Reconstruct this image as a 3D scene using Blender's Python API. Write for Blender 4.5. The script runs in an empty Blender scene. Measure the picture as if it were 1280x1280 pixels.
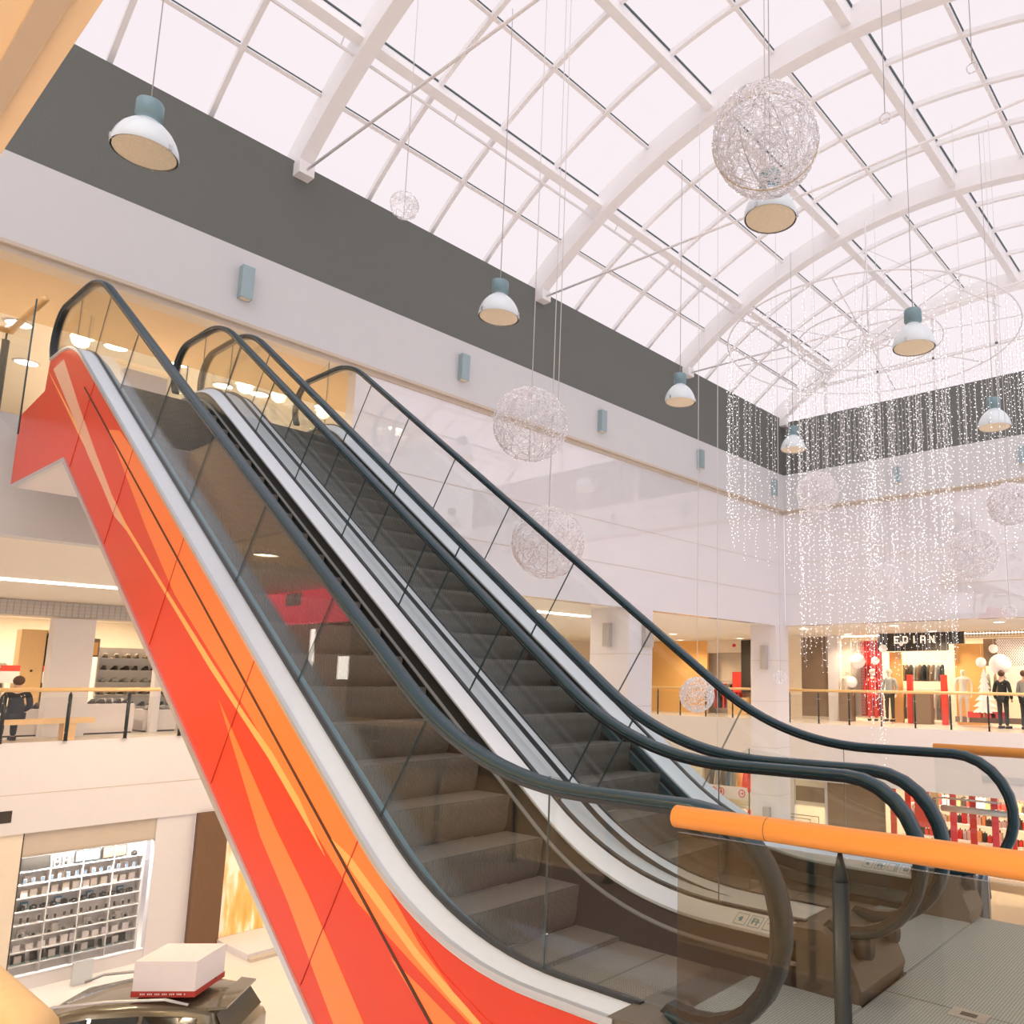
import bpy, bmesh, math, random
from math import sin, cos, pi, radians, sqrt, atan2, asin
from mathutils import Vector, Matrix
random.seed(7)
D = bpy.data; C = bpy.context.scene.collection; SC = bpy.context.scene

# ------------------------------------------------------------------ camera
H = 1.44
cam = D.objects.new('camera', D.cameras.new('camera')); C.objects.link(cam)
cam.data.sensor_width = 36.0
cam.data.lens = 970.0/1280*36
cam.data.shift_x = -(846-640)/1280.0
cam.data.shift_y = (702-640)/1280.0
cam.data.clip_end = 300; cam.data.clip_start = 0.05
_y, _p, _r = radians(-37.64), radians(8.59), radians(.51)
f = Vector((sin(_y)*cos(_p), cos(_y)*cos(_p), sin(_p)))
rt = Vector((cos(_y), -sin(_y), 0)); up = rt.cross(f)
rt2 = cos(_r)*rt + sin(_r)*up; up2 = -sin(_r)*rt + cos(_r)*up
m = Matrix((rt2, up2, -f)).transposed().to_4x4(); m.translation = Vector((0, 0, H))
cam.matrix_world = m
SC.camera = cam

# ------------------------------------------------------------------ sky, sun, exposure
w = D.worlds.new('sky'); SC.world = w; w.use_nodes = True
w.node_tree.nodes['Background'].inputs[0].default_value = (0.98, 0.885, 0.92, 1)
w.node_tree.nodes['Background'].inputs[1].default_value = 1.0
sun = D.objects.new('overcast_sun', D.lights.new('overcast_sun', 'SUN')); C.objects.link(sun)
sun.data.energy = 1.0; sun.data.angle = radians(70); sun.data.color = (1, .95, .95)
sun.rotation_euler = (radians(-30), radians(-28), 0)   # from above, a little south-east
sun.rotation_euler = Vector((0.5, -0.45, 1.0)).to_track_quat('Z', 'Y').to_euler()
SC.view_settings.view_transform = 'Standard'; SC.view_settings.look = 'None'
SC.view_settings.exposure = 0.0; SC.view_settings.gamma = 1.0
SC.view_settings.use_curve_mapping = False
SC.cycles.max_bounces = 12; SC.cycles.transparent_max_bounces = 40
SC.cycles.caustics_reflective = False; SC.cycles.caustics_refractive = False
SC.cycles.sample_clamp_indirect = 4.0
SC.cycles.use_denoising = True

# ------------------------------------------------------------------ materials
MATS = {}
def mat(name, col, rough=.6, metal=0., noise=.04, nscale=6., bump=0., emit=0., ecol=None, coat=0., wave=None, spec=.5):
    if name in MATS: return MATS[name]
    mt = D.materials.new(name); mt.use_nodes = True; nt = mt.node_tree; b = nt.nodes['Principled BSDF']; b.inputs['Coat IOR'].default_value = 2.5 if name == 'lacquered_panel' else 1.5
    b.inputs['Roughness'].default_value = rough; b.inputs['Metallic'].default_value = metal
    b.inputs['Specular IOR Level'].default_value = spec
    if coat: b.inputs['Coat Weight'].default_value = coat; b.inputs['Coat Roughness'].default_value = .0
    c = tuple(col)+(1,)
    if emit:
        b.inputs['Emission Color'].default_value = tuple(ecol or col)+(1,); b.inputs['Emission Strength'].default_value = emit
    tc = nt.nodes.new('ShaderNodeTexCoord')
    if noise:
        n = nt.nodes.new('ShaderNodeTexNoise'); n.inputs['Scale'].default_value = nscale; n.inputs['Detail'].default_value = 3
        nt.links.new(tc.outputs['Object'], n.inputs['Vector'])
        r = nt.nodes.new('ShaderNodeMix'); r.data_type = 'RGBA'
        r.inputs['A'].default_value = tuple(max(0, x*(1-noise)) for x in col)+(1,)
        r.inputs['B'].default_value = tuple(min(1, x*(1+noise)) for x in col)+(1,)
        nt.links.new(n.outputs['Fac'], r.inputs['Factor']); nt.links.new(r.outputs['Result'], b.inputs['Base Color'])
    else: b.inputs['Base Color'].default_value = c
    if bump or wave:
        if wave:
            t = nt.nodes.new('ShaderNodeTexWave'); t.wave_type = 'BANDS'; t.bands_direction = wave[0]; t.inputs['Scale'].default_value = wave[1]
            nt.links.new(tc.outputs['Object'], t.inputs['Vector'])
            bd = wave[2]
        else:
            t = nt.nodes.new('ShaderNodeTexNoise'); t.inputs['Scale'].default_value = nscale*12; bd = bump
            nt.links.new(tc.outputs['Object'], t.inputs['Vector'])
        bp = nt.nodes.new('ShaderNodeBump'); bp.inputs['Strength'].default_value = bd; bp.inputs['Distance'].default_value = .01
        nt.links.new(t.outputs['Fac'], bp.inputs['Height']); nt.links.new(bp.outputs['Normal'], b.inputs['Normal'])
    MATS[name] = mt; return mt

def glass(name, tint=(.97, .98, .98), refl=1.0, ior=1.5, rough=0.0):
    if name in MATS: return MATS[name]
    mt = D.materials.new(name); mt.use_nodes = True; nt = mt.node_tree
    for n in list(nt.nodes): nt.nodes.remove(n)
    o = nt.nodes.new('ShaderNodeOutputMaterial'); mx = nt.nodes.new('ShaderNodeMixShader')
    t = nt.nodes.new('ShaderNodeBsdfTransparent'); t.inputs[0].default_value = tuple(tint)+(1,)
    g = nt.nodes.new('ShaderNodeBsdfGlossy'); g.inputs['Roughness'].default_value = rough
    lw = nt.nodes.new('ShaderNodeLayerWeight'); lw.inputs[0].default_value = .5      # two-sided Schlick reflection
    pw = nt.nodes.new('ShaderNodeMath'); pw.operation = 'POWER'; pw.inputs[1].default_value = 5.0
    mu = nt.nodes.new('ShaderNodeMath'); mu.operation = 'MULTIPLY_ADD'; mu.inputs[1].default_value = .95*refl; mu.inputs[2].default_value = .045*refl
    nt.links.new(lw.outputs['Facing'], pw.inputs[0]); nt.links.new(pw.outputs[0], mu.inputs[0]); nt.links.new(mu.outputs[0], mx.inputs[0])
    nt.links.new(t.outputs[0], mx.inputs[1]); nt.links.new(g.outputs[0], mx.inputs[2]); nt.links.new(mx.outputs[0], o.inputs[0])
    MATS[name] = mt; return mt

def wood(name, c1, c2, rough=.35, axis='X', scale=3):
    mt = D.materials.new(name); mt.use_nodes = True; nt = mt.node_tree; b = nt.nodes['Principled BSDF']
    b.inputs['Roughness'].default_value = rough
    tc = nt.nodes.new('ShaderNodeTexCoord'); mp = nt.nodes.new('ShaderNodeMapping')
    s = {'X': (.6, 14, 14), 'Y': (14, .6, 14), 'Z': (14, 14, .6)}[axis]; mp.inputs['Scale'].default_value = s
    n = nt.nodes.new('ShaderNodeTexNoise'); n.inputs['Scale'].default_value = scale; n.inputs['Detail'].default_value = 6
    r = nt.nodes.new('ShaderNodeMix'); r.data_type = 'RGBA'
    r.inputs['A'].default_value = tuple(c1)+(1,); r.inputs['B'].default_value = tuple(c2)+(1,)
    nt.links.new(tc.outputs['Object'], mp.inputs[0]); nt.links.new(mp.outputs[0], n.inputs[0])
    nt.links.new(n.outputs['Fac'], r.inputs['Factor']); nt.links.new(r.outputs['Result'], b.inputs['Base Color'])
    MATS[name] = mt; return mt

M = {}
M['white'] = mat('white_paint', (.78, .75, .77), .55, noise=.02)
M['panel'] = mat('lacquered_panel', (.78, .76, .78), .35, noise=.015, coat=1.0)
M['band'] = mat('grey_textured_plaster', (.155, .165, .152), .9, noise=.22, nscale=60, bump=.35)
M['fascia'] = mat('fascia_plaster', (.645, .65, .66), .6, noise=.02)
M['ledge'] = mat('ledge_beige', (.60, .52, .43), .6)
M['roofwhite'] = mat('roof_steel_white', (.92, .91, .92), .45, noise=.02)
M['glassdark'] = mat('gasket_dark', (.05, .09, .10), .5)
M['skyglass'] = glass('skylight_glass', (.985, .985, .985), .25)
M['glass'] = glass('clear_glass', (.97, .985, .98), 1.0)
M['railglass'] = glass('rail_glass_brown_reflection', (.82, .77, .69), 1.0)  # brown of a reflected wall is put into the glass tint
M['shopglass'] = glass('shop_glass', (.97, .97, .97), .6)
M['ceil'] = mat('ceiling_warm', (.85, .80, .72), .8)
M['glowpanel'] = mat('added_glow_panel', (.9, .75, .55), .5, emit=1.5, ecol=(1, .72, .45))  # glow for the added panels that warm the escalator cladding
M['peach'] = mat('ceiling_peach', (1.0, .80, .56), .8)  # warm light on the slab underside is put into this peach
M['soffit'] = mat('soffit_tan', (.62, .47, .30), .7)
M['floorpale'] = mat('floor_pale_tile', (.78, .72, .66), .25, noise=.03)
M['floorlow'] = mat('floor_low_tile', (.80, .75, .70), .3, noise=.04)
M['red'] = mat('cladding_red', (.72, .056, .019), .3, noise=.05, nscale=3, spec=.35)
M['orange'] = mat('cladding_orange', (.97, .255, .06), .3, noise=.04, spec=.35)
M['yellow'] = mat('cladding_yellow', (1.0, .52, .16), .3, noise=.03, spec=.35)
M['beige'] = mat('cladding_beige', (.82, .50, .34), .3, noise=.03, spec=.35)
M['darkred'] = mat('cladding_dark_red', (.60, .05, .03), .3, noise=.03, spec=.35)
M['groove'] = mat('groove_dark', (.07, .02, .01), .6)
M['alu'] = mat('brushed_aluminium', (.66, .70, .73), .34, metal=.75, noise=.03, nscale=20)
M['aludeck'] = mat('deck_aluminium', (.74, .81, .87), .38, metal=.12, noise=.03, nscale=20)
M['innerdeck'] = mat('inner_deck_blue_steel', (.20, .42, .52), .3, metal=.5, noise=.05)
M['black'] = mat('black_rubber', (.022, .026, .03), .32, noise=.1)
M['handrail'] = mat('handrail_rubber', (.010, .040, .056), .27, noise=.1, spec=.45)  # blue of the sky reflection is put into the base colour
M['skirt'] = mat('skirt_dark', (.05, .05, .045), .4, metal=.4)
M['step'] = mat('step_grooved', (.235, .215, .185), .45, metal=.35, noise=.12, nscale=25, wave=('Y', 22, .9))
M['plate'] = mat('landing_plate_grooved', (.52, .68, .76), .4, metal=.1, noise=.06, nscale=12)
def gridlines(mt, sx, sy, dark):
    nt = mt.node_tree; b = nt.nodes['Principled BSDF']; tc = nt.nodes.new('ShaderNodeTexCoord'); sp = nt.nodes.new('ShaderNodeSeparateXYZ'); nt.links.new(tc.outputs['Object'], sp.inputs[0]); outs = []
    for i, sc_ in ((0, sx), (1, sy)):
        a = nt.nodes.new('ShaderNodeMath'); a.operation = 'MULTIPLY'; a.inputs[1].default_value = sc_; nt.links.new(sp.outputs[i], a.inputs[0])
        f_ = nt.nodes.new('ShaderNodeMath'); f_.operation = 'FRACT'; nt.links.new(a.outputs[0], f_.inputs[0])
        c_ = nt.nodes.new('ShaderNodeMath'); c_.operation = 'GREATER_THAN'; c_.inputs[1].default_value = .6; nt.links.new(f_.outputs[0], c_.inputs[0]); outs.append(c_)
    mx = nt.nodes.new('ShaderNodeMath'); mx.operation = 'MAXIMUM'; nt.links.new(outs[0].outputs[0], mx.inputs[0]); nt.links.new(outs[1].outputs[0], mx.inputs[1])
    mm = nt.nodes.new('ShaderNodeMix'); mm.data_type = 'RGBA'; src = b.inputs['Base Color'].links[0].from_socket
    nt.links.new(mx.outputs[0], mm.inputs['Factor']); nt.links.new(src, mm.inputs['A']); mm.inputs['B'].default_value = tuple(dark)+(1,); nt.links.new(mm.outputs['Result'], b.inputs['Base Color'])
gridlines(M['plate'], 70, 70, (.26, .33, .36))
M['skirtsteel'] = mat('skirt_steel_blue', (.10, .15, .17), .35, metal=.4)
M['skirtline'] = mat('skirt_brush_grey', (.28, .29, .28), .4, metal=.3)
M['comb'] = mat('comb_metal', (.14, .14, .13), .4, metal=.5)
M['boxgrey'] = mat('inlet_grey', (.16, .145, .12), .45, metal=.3)
M['woodrail'] = wood('oiled_wood_rail', (.90, .33, .055), (.98, .46, .11), .3, 'X')
M['woodraily'] = wood('oiled_wood_rail_y', (.80, .45, .16), (.90, .58, .25), .35, 'Y')
M['woodpale'] = wood('pale_wood', (.80, .52, .24), (.88, .62, .32), .4, 'Z')
M['woodbrown'] = wood('brown_wood', (.15, .075, .035), (.21, .115, .055), .5, 'Z', 6)
M['post'] = mat('railing_post_dark', (.03, .04, .045), .4, metal=.4)
M['steel'] = mat('steel', (.6, .6, .6), .3, metal=.8)
M['lampblue'] = mat('lamp_housing_blue_grey', (.20, .31, .34), .4, metal=.3)
M['lampshade'] = mat('lamp_shade_white', (.72, .80, .83), .22, noise=.02, coat=.4)
M['lens'] = mat('lamp_lens', (.62, .52, .38), .5, noise=.25, nscale=60, emit=.12, ecol=(1, .8, .55))
M['sconce'] = mat('sconce_blue_grey', (.34, .45, .48), .4, metal=.3)
M['sconcegrey'] = mat('sconce_warm_grey', (.50, .46, .42), .5)
M['wire'] = mat('silver_wire', (.84, .82, .84), .35, metal=.05, noise=0)
M['cord'] = mat('white_cord', (.72, .72, .72), .6, noise=0)
M['darkcord'] = mat('grey_cord', (.45, .45, .46), .6, noise=0)
M['bulb'] = mat('led_bulb', (1, 1, 1), .4, noise=0, emit=7.0, ecol=(1, .96, .98))
M['bead'] = mat('light_bead', (1, 1, 1), .4, noise=0, emit=1.3, ecol=(1, .97, .99))
M['downlight'] = mat('downlight_lens', (1, .95, .85), .4, noise=0, emit=9.0, ecol=(1, .88, .68))
M['strip'] = mat('ceiling_strip_light', (1, .95, .9), .4, noise=0, emit=6.0, ecol=(1, .93, .82))
M['shoplit'] = mat('shop_wall_cream', (.86, .76, .62), .7)
M['amber'] = mat('shop_wall_amber', (.90, .52, .18), .7)
M['dark'] = mat('dark_panel', (.045, .038, .03), .5)
M['brown'] = mat('brown_panel', (.24, .17, .115), .5, noise=.1, nscale=3)
M['pinkred'] = mat('red_fascia_paint', (.85, .08, .11), .4)
M['redcloth'] = mat('red_cloth', (.75, .06, .04), .7)
M['greycloth'] = mat('grey_cloth', (.38, .39, .39), .8)
M['darkcloth'] = mat('dark_cloth', (.025, .03, .035), .85)
M['jeans'] = mat('denim_cloth', (.12, .17, .24), .85)
M['cream'] = mat('cream_cloth', (.80, .72, .62), .8)
M['skin'] = mat('skin', (.70, .45, .34), .55)
M['hair'] = mat('hair_brown', (.10, .05, .03), .6)
M['carpaint'] = mat('car_olive_paint', (.145, .125, .08), .25, metal=.35, noise=.05, coat=1.0)
M['carglass'] = mat('car_dark_glass', (.012, .016, .016), .06, noise=0, spec=.8)
M['tyre'] = mat('tyre', (.02, .02, .02), .8)
M['taillight'] = mat('tail_light_red', (.5, .02, .02), .2)
M['boxwhite'] = mat('display_box_white', (.82, .77, .77), .6)
M['boxred'] = mat('box_red_trim', (.42, .03, .02), .5)
M['shelfwhite'] = mat('shelf_white', (.86, .84, .82), .4)

# ------------------------------------------------------------------ mesh builder
class MB:
    def __init__(s): s.v = []; s.f = []; s.mi = []; s.mats = []; s.smooth = []
    def _m(s, m):
        m = M[m] if isinstance(m, str) else m
        if m not in s.mats: s.mats.append(m)
        return s.mats.index(m)
    def add(s, vs, fs, m, smooth=False):
        o = len(s.v); k = s._m(m); s.v += [tuple(v) for v in vs]
        for f_ in fs: s.f.append([i+o for i in f_]); s.mi.append(k); s.smooth.append(smooth)
        return s
    def box(s, a, b, m, rz=0, piv=None):
        x0, y0, z0 = a; x1, y1, z1 = b
        vs = [(x0,y0,z0),(x1,y0,z0),(x1,y1,z0),(x0,y1,z0),(x0,y0,z1),(x1,y0,z1),(x1,y1,z1),(x0,y1,z1)]
        if rz:
            px_, py_ = piv or ((x0+x1)/2, (y0+y1)/2)
            vs = [(px_+(x-px_)*cos(rz)-(y-py_)*sin(rz), py_+(x-px_)*sin(rz)+(y-py_)*cos(rz), z) for x, y, z in vs]
        return s.add(vs, [(0,3,2,1),(4,5,6,7),(0,1,5,4),(1,2,6,5),(2,3,7,6),(3,0,4,7)], m)
    def cbox(s, c, d, m, rz=0): return s.box([c[i]-d[i]/2 for i in range(3)], [c[i]+d[i]/2 for i in range(3)], m, rz, (c[0], c[1]))
    def tube(s, pts, r, m, n=8, closed=False, caps=True, smooth=True):
        pts = [Vector(p) for p in pts]; N = len(pts); vs = []; fs = []
        rs = r if isinstance(r, (list, tuple)) else [r]*N
        prev = None
        for i, p in enumerate(pts):
            a = pts[(i-1) % N] if (closed or i) else p; b = pts[(i+1) % N] if (closed or i < N-1) else p
            t = (b-a); t = t.normalized() if t.length > 1e-9 else Vector((0, 0, 1))
            if prev is None:
                prev = t.orthogonal().normalized()
            prev = (prev - t*prev.dot(t)); prev = prev.normalized() if prev.length > 1e-6 else t.orthogonal().normalized()
            bn = t.cross(prev)
            for k in range(n):
                an = 2*pi*k/n; vs.append(p + (prev*cos(an)+bn*sin(an))*rs[i])
        for i in range(N if closed else N-1):
            j = (i+1) % N
            for k in range(n): fs.append((i*n+k, i*n+(k+1) % n, j*n+(k+1) % n, j*n+k))
        if caps and not closed: fs += [tuple(range(n))[::-1], tuple((N-1)*n+k for k in range(n))]
        return s.add(vs, fs, m, smooth)
    def lathe(s, prof, m, c=(0, 0, 0), n=28, smooth=True, capb=False, capt=False):
        vs = []; fs = []
        for r, z in prof:
            for k in range(n): vs.append((c[0]+r*cos(2*pi*k/n), c[1]+r*sin(2*pi*k/n), c[2]+z))
        for i in range(len(prof)-1):
            for k in range(n): fs.append((i*n+k, i*n+(k+1) % n, (i+1)*n+(k+1) % n, (i+1)*n+k))
        if capb: fs.append(tuple(range(n))[::-1])
        if capt: fs.append(tuple((len(prof)-1)*n+k for k in range(n)))
        return s.add(vs, fs, m, smooth)
    def sphere(s, c, r, m, nu=14, nv=8, sz=1.0):
        prof = [(r*sin(pi*i/nv), -r*cos(pi*i/nv)*sz) for i in range(nv+1)]
        prof[0] = (r*.02, -r*sz); prof[-1] = (r*.02, r*sz)
        return s.lathe(prof, m, c, nu, True, True, True)
    def xzpoly(s, pts, y0, y1, m):     # outline in (x, z) given depth in y
        n = len(pts); vs = [(x, y0, z) for x, z in pts]+[(x, y1, z) for x, z in pts]
        fs = [tuple(range(n)), tuple(range(2*n-1, n-1, -1))]+[(i, i+n, (i+1) % n+n, (i+1) % n) for i in range(n)]
        return s.add(vs, fs, m)
    def sweep(s, path, prof, m, smooth=False, caps=True):   # path (x,z); prof [(y,n)] closed
        N = len(path); n = len(prof); vs = []; fs = []
        for i, (x, z) in enumerate(path):
            a = path[max(i-1, 0)]; b = path[min(i+1, N-1)]
            tx, tz = b[0]-a[0], b[1]-a[1]; L = math.hypot(tx, tz) or 1; nx, nz = tz/L, -tx/L   # path runs towards -x: normal points up
            for y, h in prof: vs.append((x+nx*h, y, z+nz*h))
        for i in range(N-1):
            for k in range(n): fs.append((i*n+k, i*n+(k+1) % n, (i+1)*n+(k+1) % n, (i+1)*n+k))
        if caps: fs += [tuple(range(n)), tuple((N-1)*n+k for k in range(n))[::-1]]
        return s.add(vs, fs, m, smooth)
    def build(s, name, parent=None, loc=None):
        me = D.meshes.new(name); me.from_pydata(s.v, [], s.f)
        for mm in s.mats: me.materials.append(mm)
        me.polygons.foreach_set('material_index', s.mi); me.polygons.foreach_set('use_smooth', s.smooth)
        me.update()
        bm = bmesh.new(); bm.from_mesh(me); bmesh.ops.recalc_face_normals(bm, faces=bm.faces); bm.to_mesh(me); bm.free()
        o = D.objects.new(name, me); C.objects.link(o)
        if loc: o.location = loc
        if parent: o.parent = parent
        return o

def tag(o, label, cat, group=None, kind=None):
    o['label'] = label; o['category'] = cat
    if group: o['group'] = group
    if kind: o['kind'] = kind
    return o
def thing(name, label, cat, loc=(0, 0, 0), rz=0, group=None):
    o = D.objects.new(name, None); C.objects.link(o); o.location = loc; o.rotation_euler = (0, 0, rz); o.empty_display_size = .1
    return tag(o, label, cat, group)
def struct(mb, name, label, cat='building part'):
    return tag(mb.build(name), label, cat, kind='structure')
def copy_tree(o, parent=None):
    c = o.copy(); C.objects.link(c)
    if parent: c.parent = parent
    for ch in list(o.children): copy_tree(ch, c)
    return c

# ================================================================== THE SETTING
XW, YN = -11.8, 20.7            # upper west facade, upper north facade
Z2, ZC1 = 4.53, 3.10            # level two floor, underside of its slab
ZL = -5.0                       # lower hall floor
# upper west facade
struct(MB().box((XW-.3, .47, 7.74), (XW, YN+.3, 9.58), 'band'), 'wall_west', 'rough dark grey plaster band under the skylight on the west side', 'wall')
b = MB().box((XW-.3, .47, 6.63), (XW+.04, YN-.04, 7.74), 'fascia')
struct(b, 'wall_west', 'pale fascia strip with wall lights below the dark grey west band', 'wall')
b = MB().box((XW-.02, .47, 6.58), (XW+.045, YN, 6.63), 'ledge').box((XW-.3, .47, 6.50), (XW-.02, YN, 6.63), 'ledge')
struct(b, 'trim_1', 'thin beige ledge under the pale fascia strip on the west side', 'trim')
b = MB().box((XW-.3, 6.52, ZC1-.04), (XW-.05, YN+.1, 6.6), 'panel')
for z in (4.0, 4.95): b.box((XW-.052, 6.52, z), (XW-.046, YN, z+.012), 'ledge')
struct(b, 'wall_west', 'glossy pinkish white panelled wall right of the level two opening', 'wall')
struct(MB().box((XW-.3, .47, ZC1-.04), (XW-.04, 6.52, Z2), 'fascia'), 'trim_2', 'white slab edge of level two below the opening where the escalators land', 'slab edge')
# north facade
struct(MB().box((XW, YN, 7.74), (3.5, YN+.3, 9.45), 'band'), 'wall_north', 'rough dark grey plaster band on the far north side', 'wall')
struct(MB().box((XW, YN-.04, 6.63), (3.5, YN+.3, 7.74), 'fascia'), 'wall_north', 'pale fascia strip below the dark grey band on the far north side', 'wall')
struct(MB().box((XW, YN-.045, 6.58), (3.5, YN+.02, 6.63), 'ledge').box((XW, YN+.02, 6.5), (3.5, YN+.3, 6.63), 'ledge'), 'trim_3', 'thin beige ledge on the far north side', 'trim')
b = MB().box((XW, YN+.05, ZC1-.04), (3.5, YN+.3, 6.6), 'panel')
for z in (4.0, 4.95): b.box((XW, YN+.046, z), (3.5, YN+.052, z+.012), 'ledge')
struct(b, 'wall_north', 'glossy pinkish white wall on the far north side above the shops', 'wall')
# slabs, ceilings
struct(MB().box((-26, -6, Z2-.12), (XW-.3, 12, Z2), 'floorpale'), 'floor', 'level two floor behind the escalator landing', 'floor')
struct(MB().box((-30, -6, ZC1-.02), (XW-.06, 30, ZC1+.1), 'ceil').box((XW-.06, YN+.06, ZC1-.02), (3.5, 30, ZC1+.1), 'ceil'), 'ceiling', 'warm white ceiling over level one behind the west and north facades', 'ceiling')
struct(MB().box((-14.2, -6, 6.60), (XW-.3, 12, 6.70), 'soffit').box((-26, -6, 6.72), (-14.2, 12, 6.85), 'ceil').box((-14.25, -6, 6.60), (-14.2, 12, 6.85), 'soffit'), 'ceiling', 'amber lit ceiling over level two with round downlights', 'ceiling')
struct(MB().box((-24.2, -6, Z2), (-24, 12, 6.72), 'amber').box((-24, 12, Z2), (XW-.3, 12.1, 6.72), 'soffit'), 'wall_west', 'amber back wall deep inside level two', 'wall')
struct(MB().box((-30, -4, -1.85), (-20.9, 30, 0), 'white').box((-20.9, -4, -1.06), (-20.895, 30, -1.045), 'ledge').box((-30, -4, 0), (-20.95, 30, .004), 'floorpale'), 'floor', 'level one floor slab with deep white edge on the west side', 'floor')
struct(MB().box((-20.9, 25.0, -1.85), (-13.55, 30, 0), 'white').box((-20.9, 25.03, 0), (-13.55, 30, .004), 'floorpale'), 'floor', 'level one floor slab set back in the north-west corner', 'floor')
struct(MB().box((-13.55, 23.7, -1.85), (3.5, 30, 0), 'white').box((-13.55, 23.73, 0), (3.5, 30, .004), 'floorpale').box((-7.05, 23.68, -1.42), (-3.5, 23.705, -1.25), 'alu'), 'floor', 'level one floor slab with deep white edge on the far north side', 'floor')
struct(MB().box((-32, -8, ZL-.2), (6, 32, ZL), 'floorlow'), 'floor', 'pale tiled floor of the lower hall', 'floor')
# camera side: platform, south walkway, slab above
struct(MB().box((-1.45, -6, -.5), (6, 5.17, -.012), 'fascia').box((-2.3, 2.19, -.5), (-1.45, 5.17, -.035), 'skirt'), 'floor', 'platform slab under the grooved landing plates', 'floor')
struct(MB().box((-20, -6, -.5), (-1.45, .2, -.004), 'floorpale'), 'floor', 'south walkway floor of level one', 'floor')
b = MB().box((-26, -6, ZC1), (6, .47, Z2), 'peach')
struct(b, 'ceiling', 'warm lit slab edge of the south walkway right above the camera', 'ceiling')
b = MB().box((-26, .365, ZC1-.012), (6, .42, ZC1), 'ledge')
struct(b, 'trim_4', 'beige groove strip along the slab edge above the camera', 'trim')
# lower storey and level one walls
struct(MB().box((-30.2, -4, -.0), (-30, 30, ZC1), 'shoplit'), 'wall_west', 'cream back wall of the shoe shop', 'wall')
struct(MB().box((-25.2, 10.0, 0), (-25, 30, ZC1), 'shoplit'), 'wall_west', 'cream wall beside the service door on level one', 'wall')
b = MB().box((-21.15, 7.5, ZL), (-20.95, 8.32, -1.85), 'white').box((-21.15, 4.0, ZL), (-20.95, 5.05, -1.85), 'shoplit').box((-21.12, 5.05, -2.35), (-20.98, 7.5, -1.85), 'ledge')
b.box((-21.12, 5.05, ZL), (-20.98, 7.5, -4.72), 'white').box((-21.15, -4, ZL), (-20.95, 4.0, -1.85), 'shoplit').box((-21.15, 11.3, ZL), (-20.95, 30, -1.85), 'shoplit')
struct(b, 'wall_west', 'white lower storey wall framing the gadget shop window', 'wall')
struct(MB().box((-30, 28.2, ZL), (3.5, 28.4, ZC1), 'shoplit'), 'wall_north', 'cream back wall of the far north shops', 'wall')
struct(MB().box((-24, -2.9, -.0), (-13.5, -2.8, 0.02), 'white').box((-24, -6, 0), (-17.1, -3.1, ZC1), 'shoplit').box((-13.4, -3.2, 0), (-2.5, -3.0, ZC1), 'brown').box((-17.1, -5.9, 0), (-13.4, -5.8, ZC1), 'dark'), 'wall_south', 'brown panelled wall and dark shop opening on the south walkway', 'wall')

# columns
def column(name, label, x0, x1, y0, y1, extra=None):
    b = MB().box((x0, y0, ZL), (x1, y1, ZC1-.02), 'white')
    for z in (-3.2, -1.9, -.55, .8, 2.0): b.box((x0-.003, y0-.003, z), (x1+.003, y1+.003, z+.012), 'ledge')
    return tag(b.build(name), label, 'column', kind='structure')
column('pillar', 'square white pillar rising past level one in the middle of the west side', -13.05, XW-.02, 13.55, 14.4)
column('pillar', 'square white pillar at the north-west corner of the atrium', -12.7, XW-.02, 20.2, 20.95)

# ------------------------------------------------------------------ skylight
XC, ZC, R0 = -5.25, 1.14, 10.58
A0 = asin(6.55/R0)
def arc(r, a): return (XC - r*sin(a), ZC + r*cos(a))      # a > 0 towards west
RIBS = [5.31, 10.45, 15.58, 20.62]
def arcbar(mb, y0, y1, r0, r1, a0, a1, m, n=40, msoff=None):
    vs = []; 
    for i in range(n+1):
        a = a0+(a1-a0)*i/n
        for r in (r0, r1):
            x, z = arc(r, a)
            for y in (y0, y1): vs.append((x, y, z))
    fs = []
    for i in range(n):
        p = i*4; q = p+4
        fs += [(p, q, q+1, p+1), (p+2, p+3, q+3, q+2), (p, p+2, q+2, q), (p+1, q+1, q+3, p+3)]
    fs += [(0, 1, 3, 2), (4*n, 4*n+2, 4*n+3, 4*n+1)]
    return mb.add(vs, fs, m)
ribord = ['nearest the camera', 'second from the camera', 'third from the camera', 'farthest, over the north wall']
for k, y in enumerate(RIBS):
    b = MB(); arcbar(b, y-.11, y+.11, R0, R0+.44, -A0, A0+.012, 'roofwhite')
    b.cbox((XW+.06, y, 9.42), (.3, .24, .22), 'roofwhite')
    tag(b.build('roof_rib'), 'curved white steel roof rib, '+ribord[k], 'roof beam', 'curved ribs of the glass roof', 'structure')
PURL = [asin((x-XC)/-R0) for x in (-9.95, -7.3, -4.65, -2.03)]+[radians(-32.7)]
pn = ['lowest on the west side', 'second up from the west wall', 'along the crown of the roof', 'east of the crown', 'low on the east side']
YS0, YS1 = .3, 20.7
for k, a in enumerate(PURL):
    x, z = arc(R0+.25, a); b = MB(); c, s = cos(a), sin(a)
    def q(u, v): return (x+u*c-v*s, z+u*s+v*c)
    pr = [q(-.08, -.13), q(.08, -.13), q(.08, .17), q(-.08, .17)]
    b.xzpoly(pr, YS0, YS1, 'roofwhite')
    for u in (-.09, .09):
        p2 = [q(u-.008, .15), q(u+.008, .15), q(u+.008, .2), q(u-.008, .2)]
        b.xzpoly(p2, YS0, YS1, 'glassdark')
    tag(b.build('roof_purlin'), 'thick white roof beam running north, '+pn[k], 'roof beam', 'long beams of the glass roof', 'structure')
ang = [A0]+PURL+[-A0]
mids = [(ang[i]+ang[i+1])/2 for i in range(len(ang)-1)]
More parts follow.
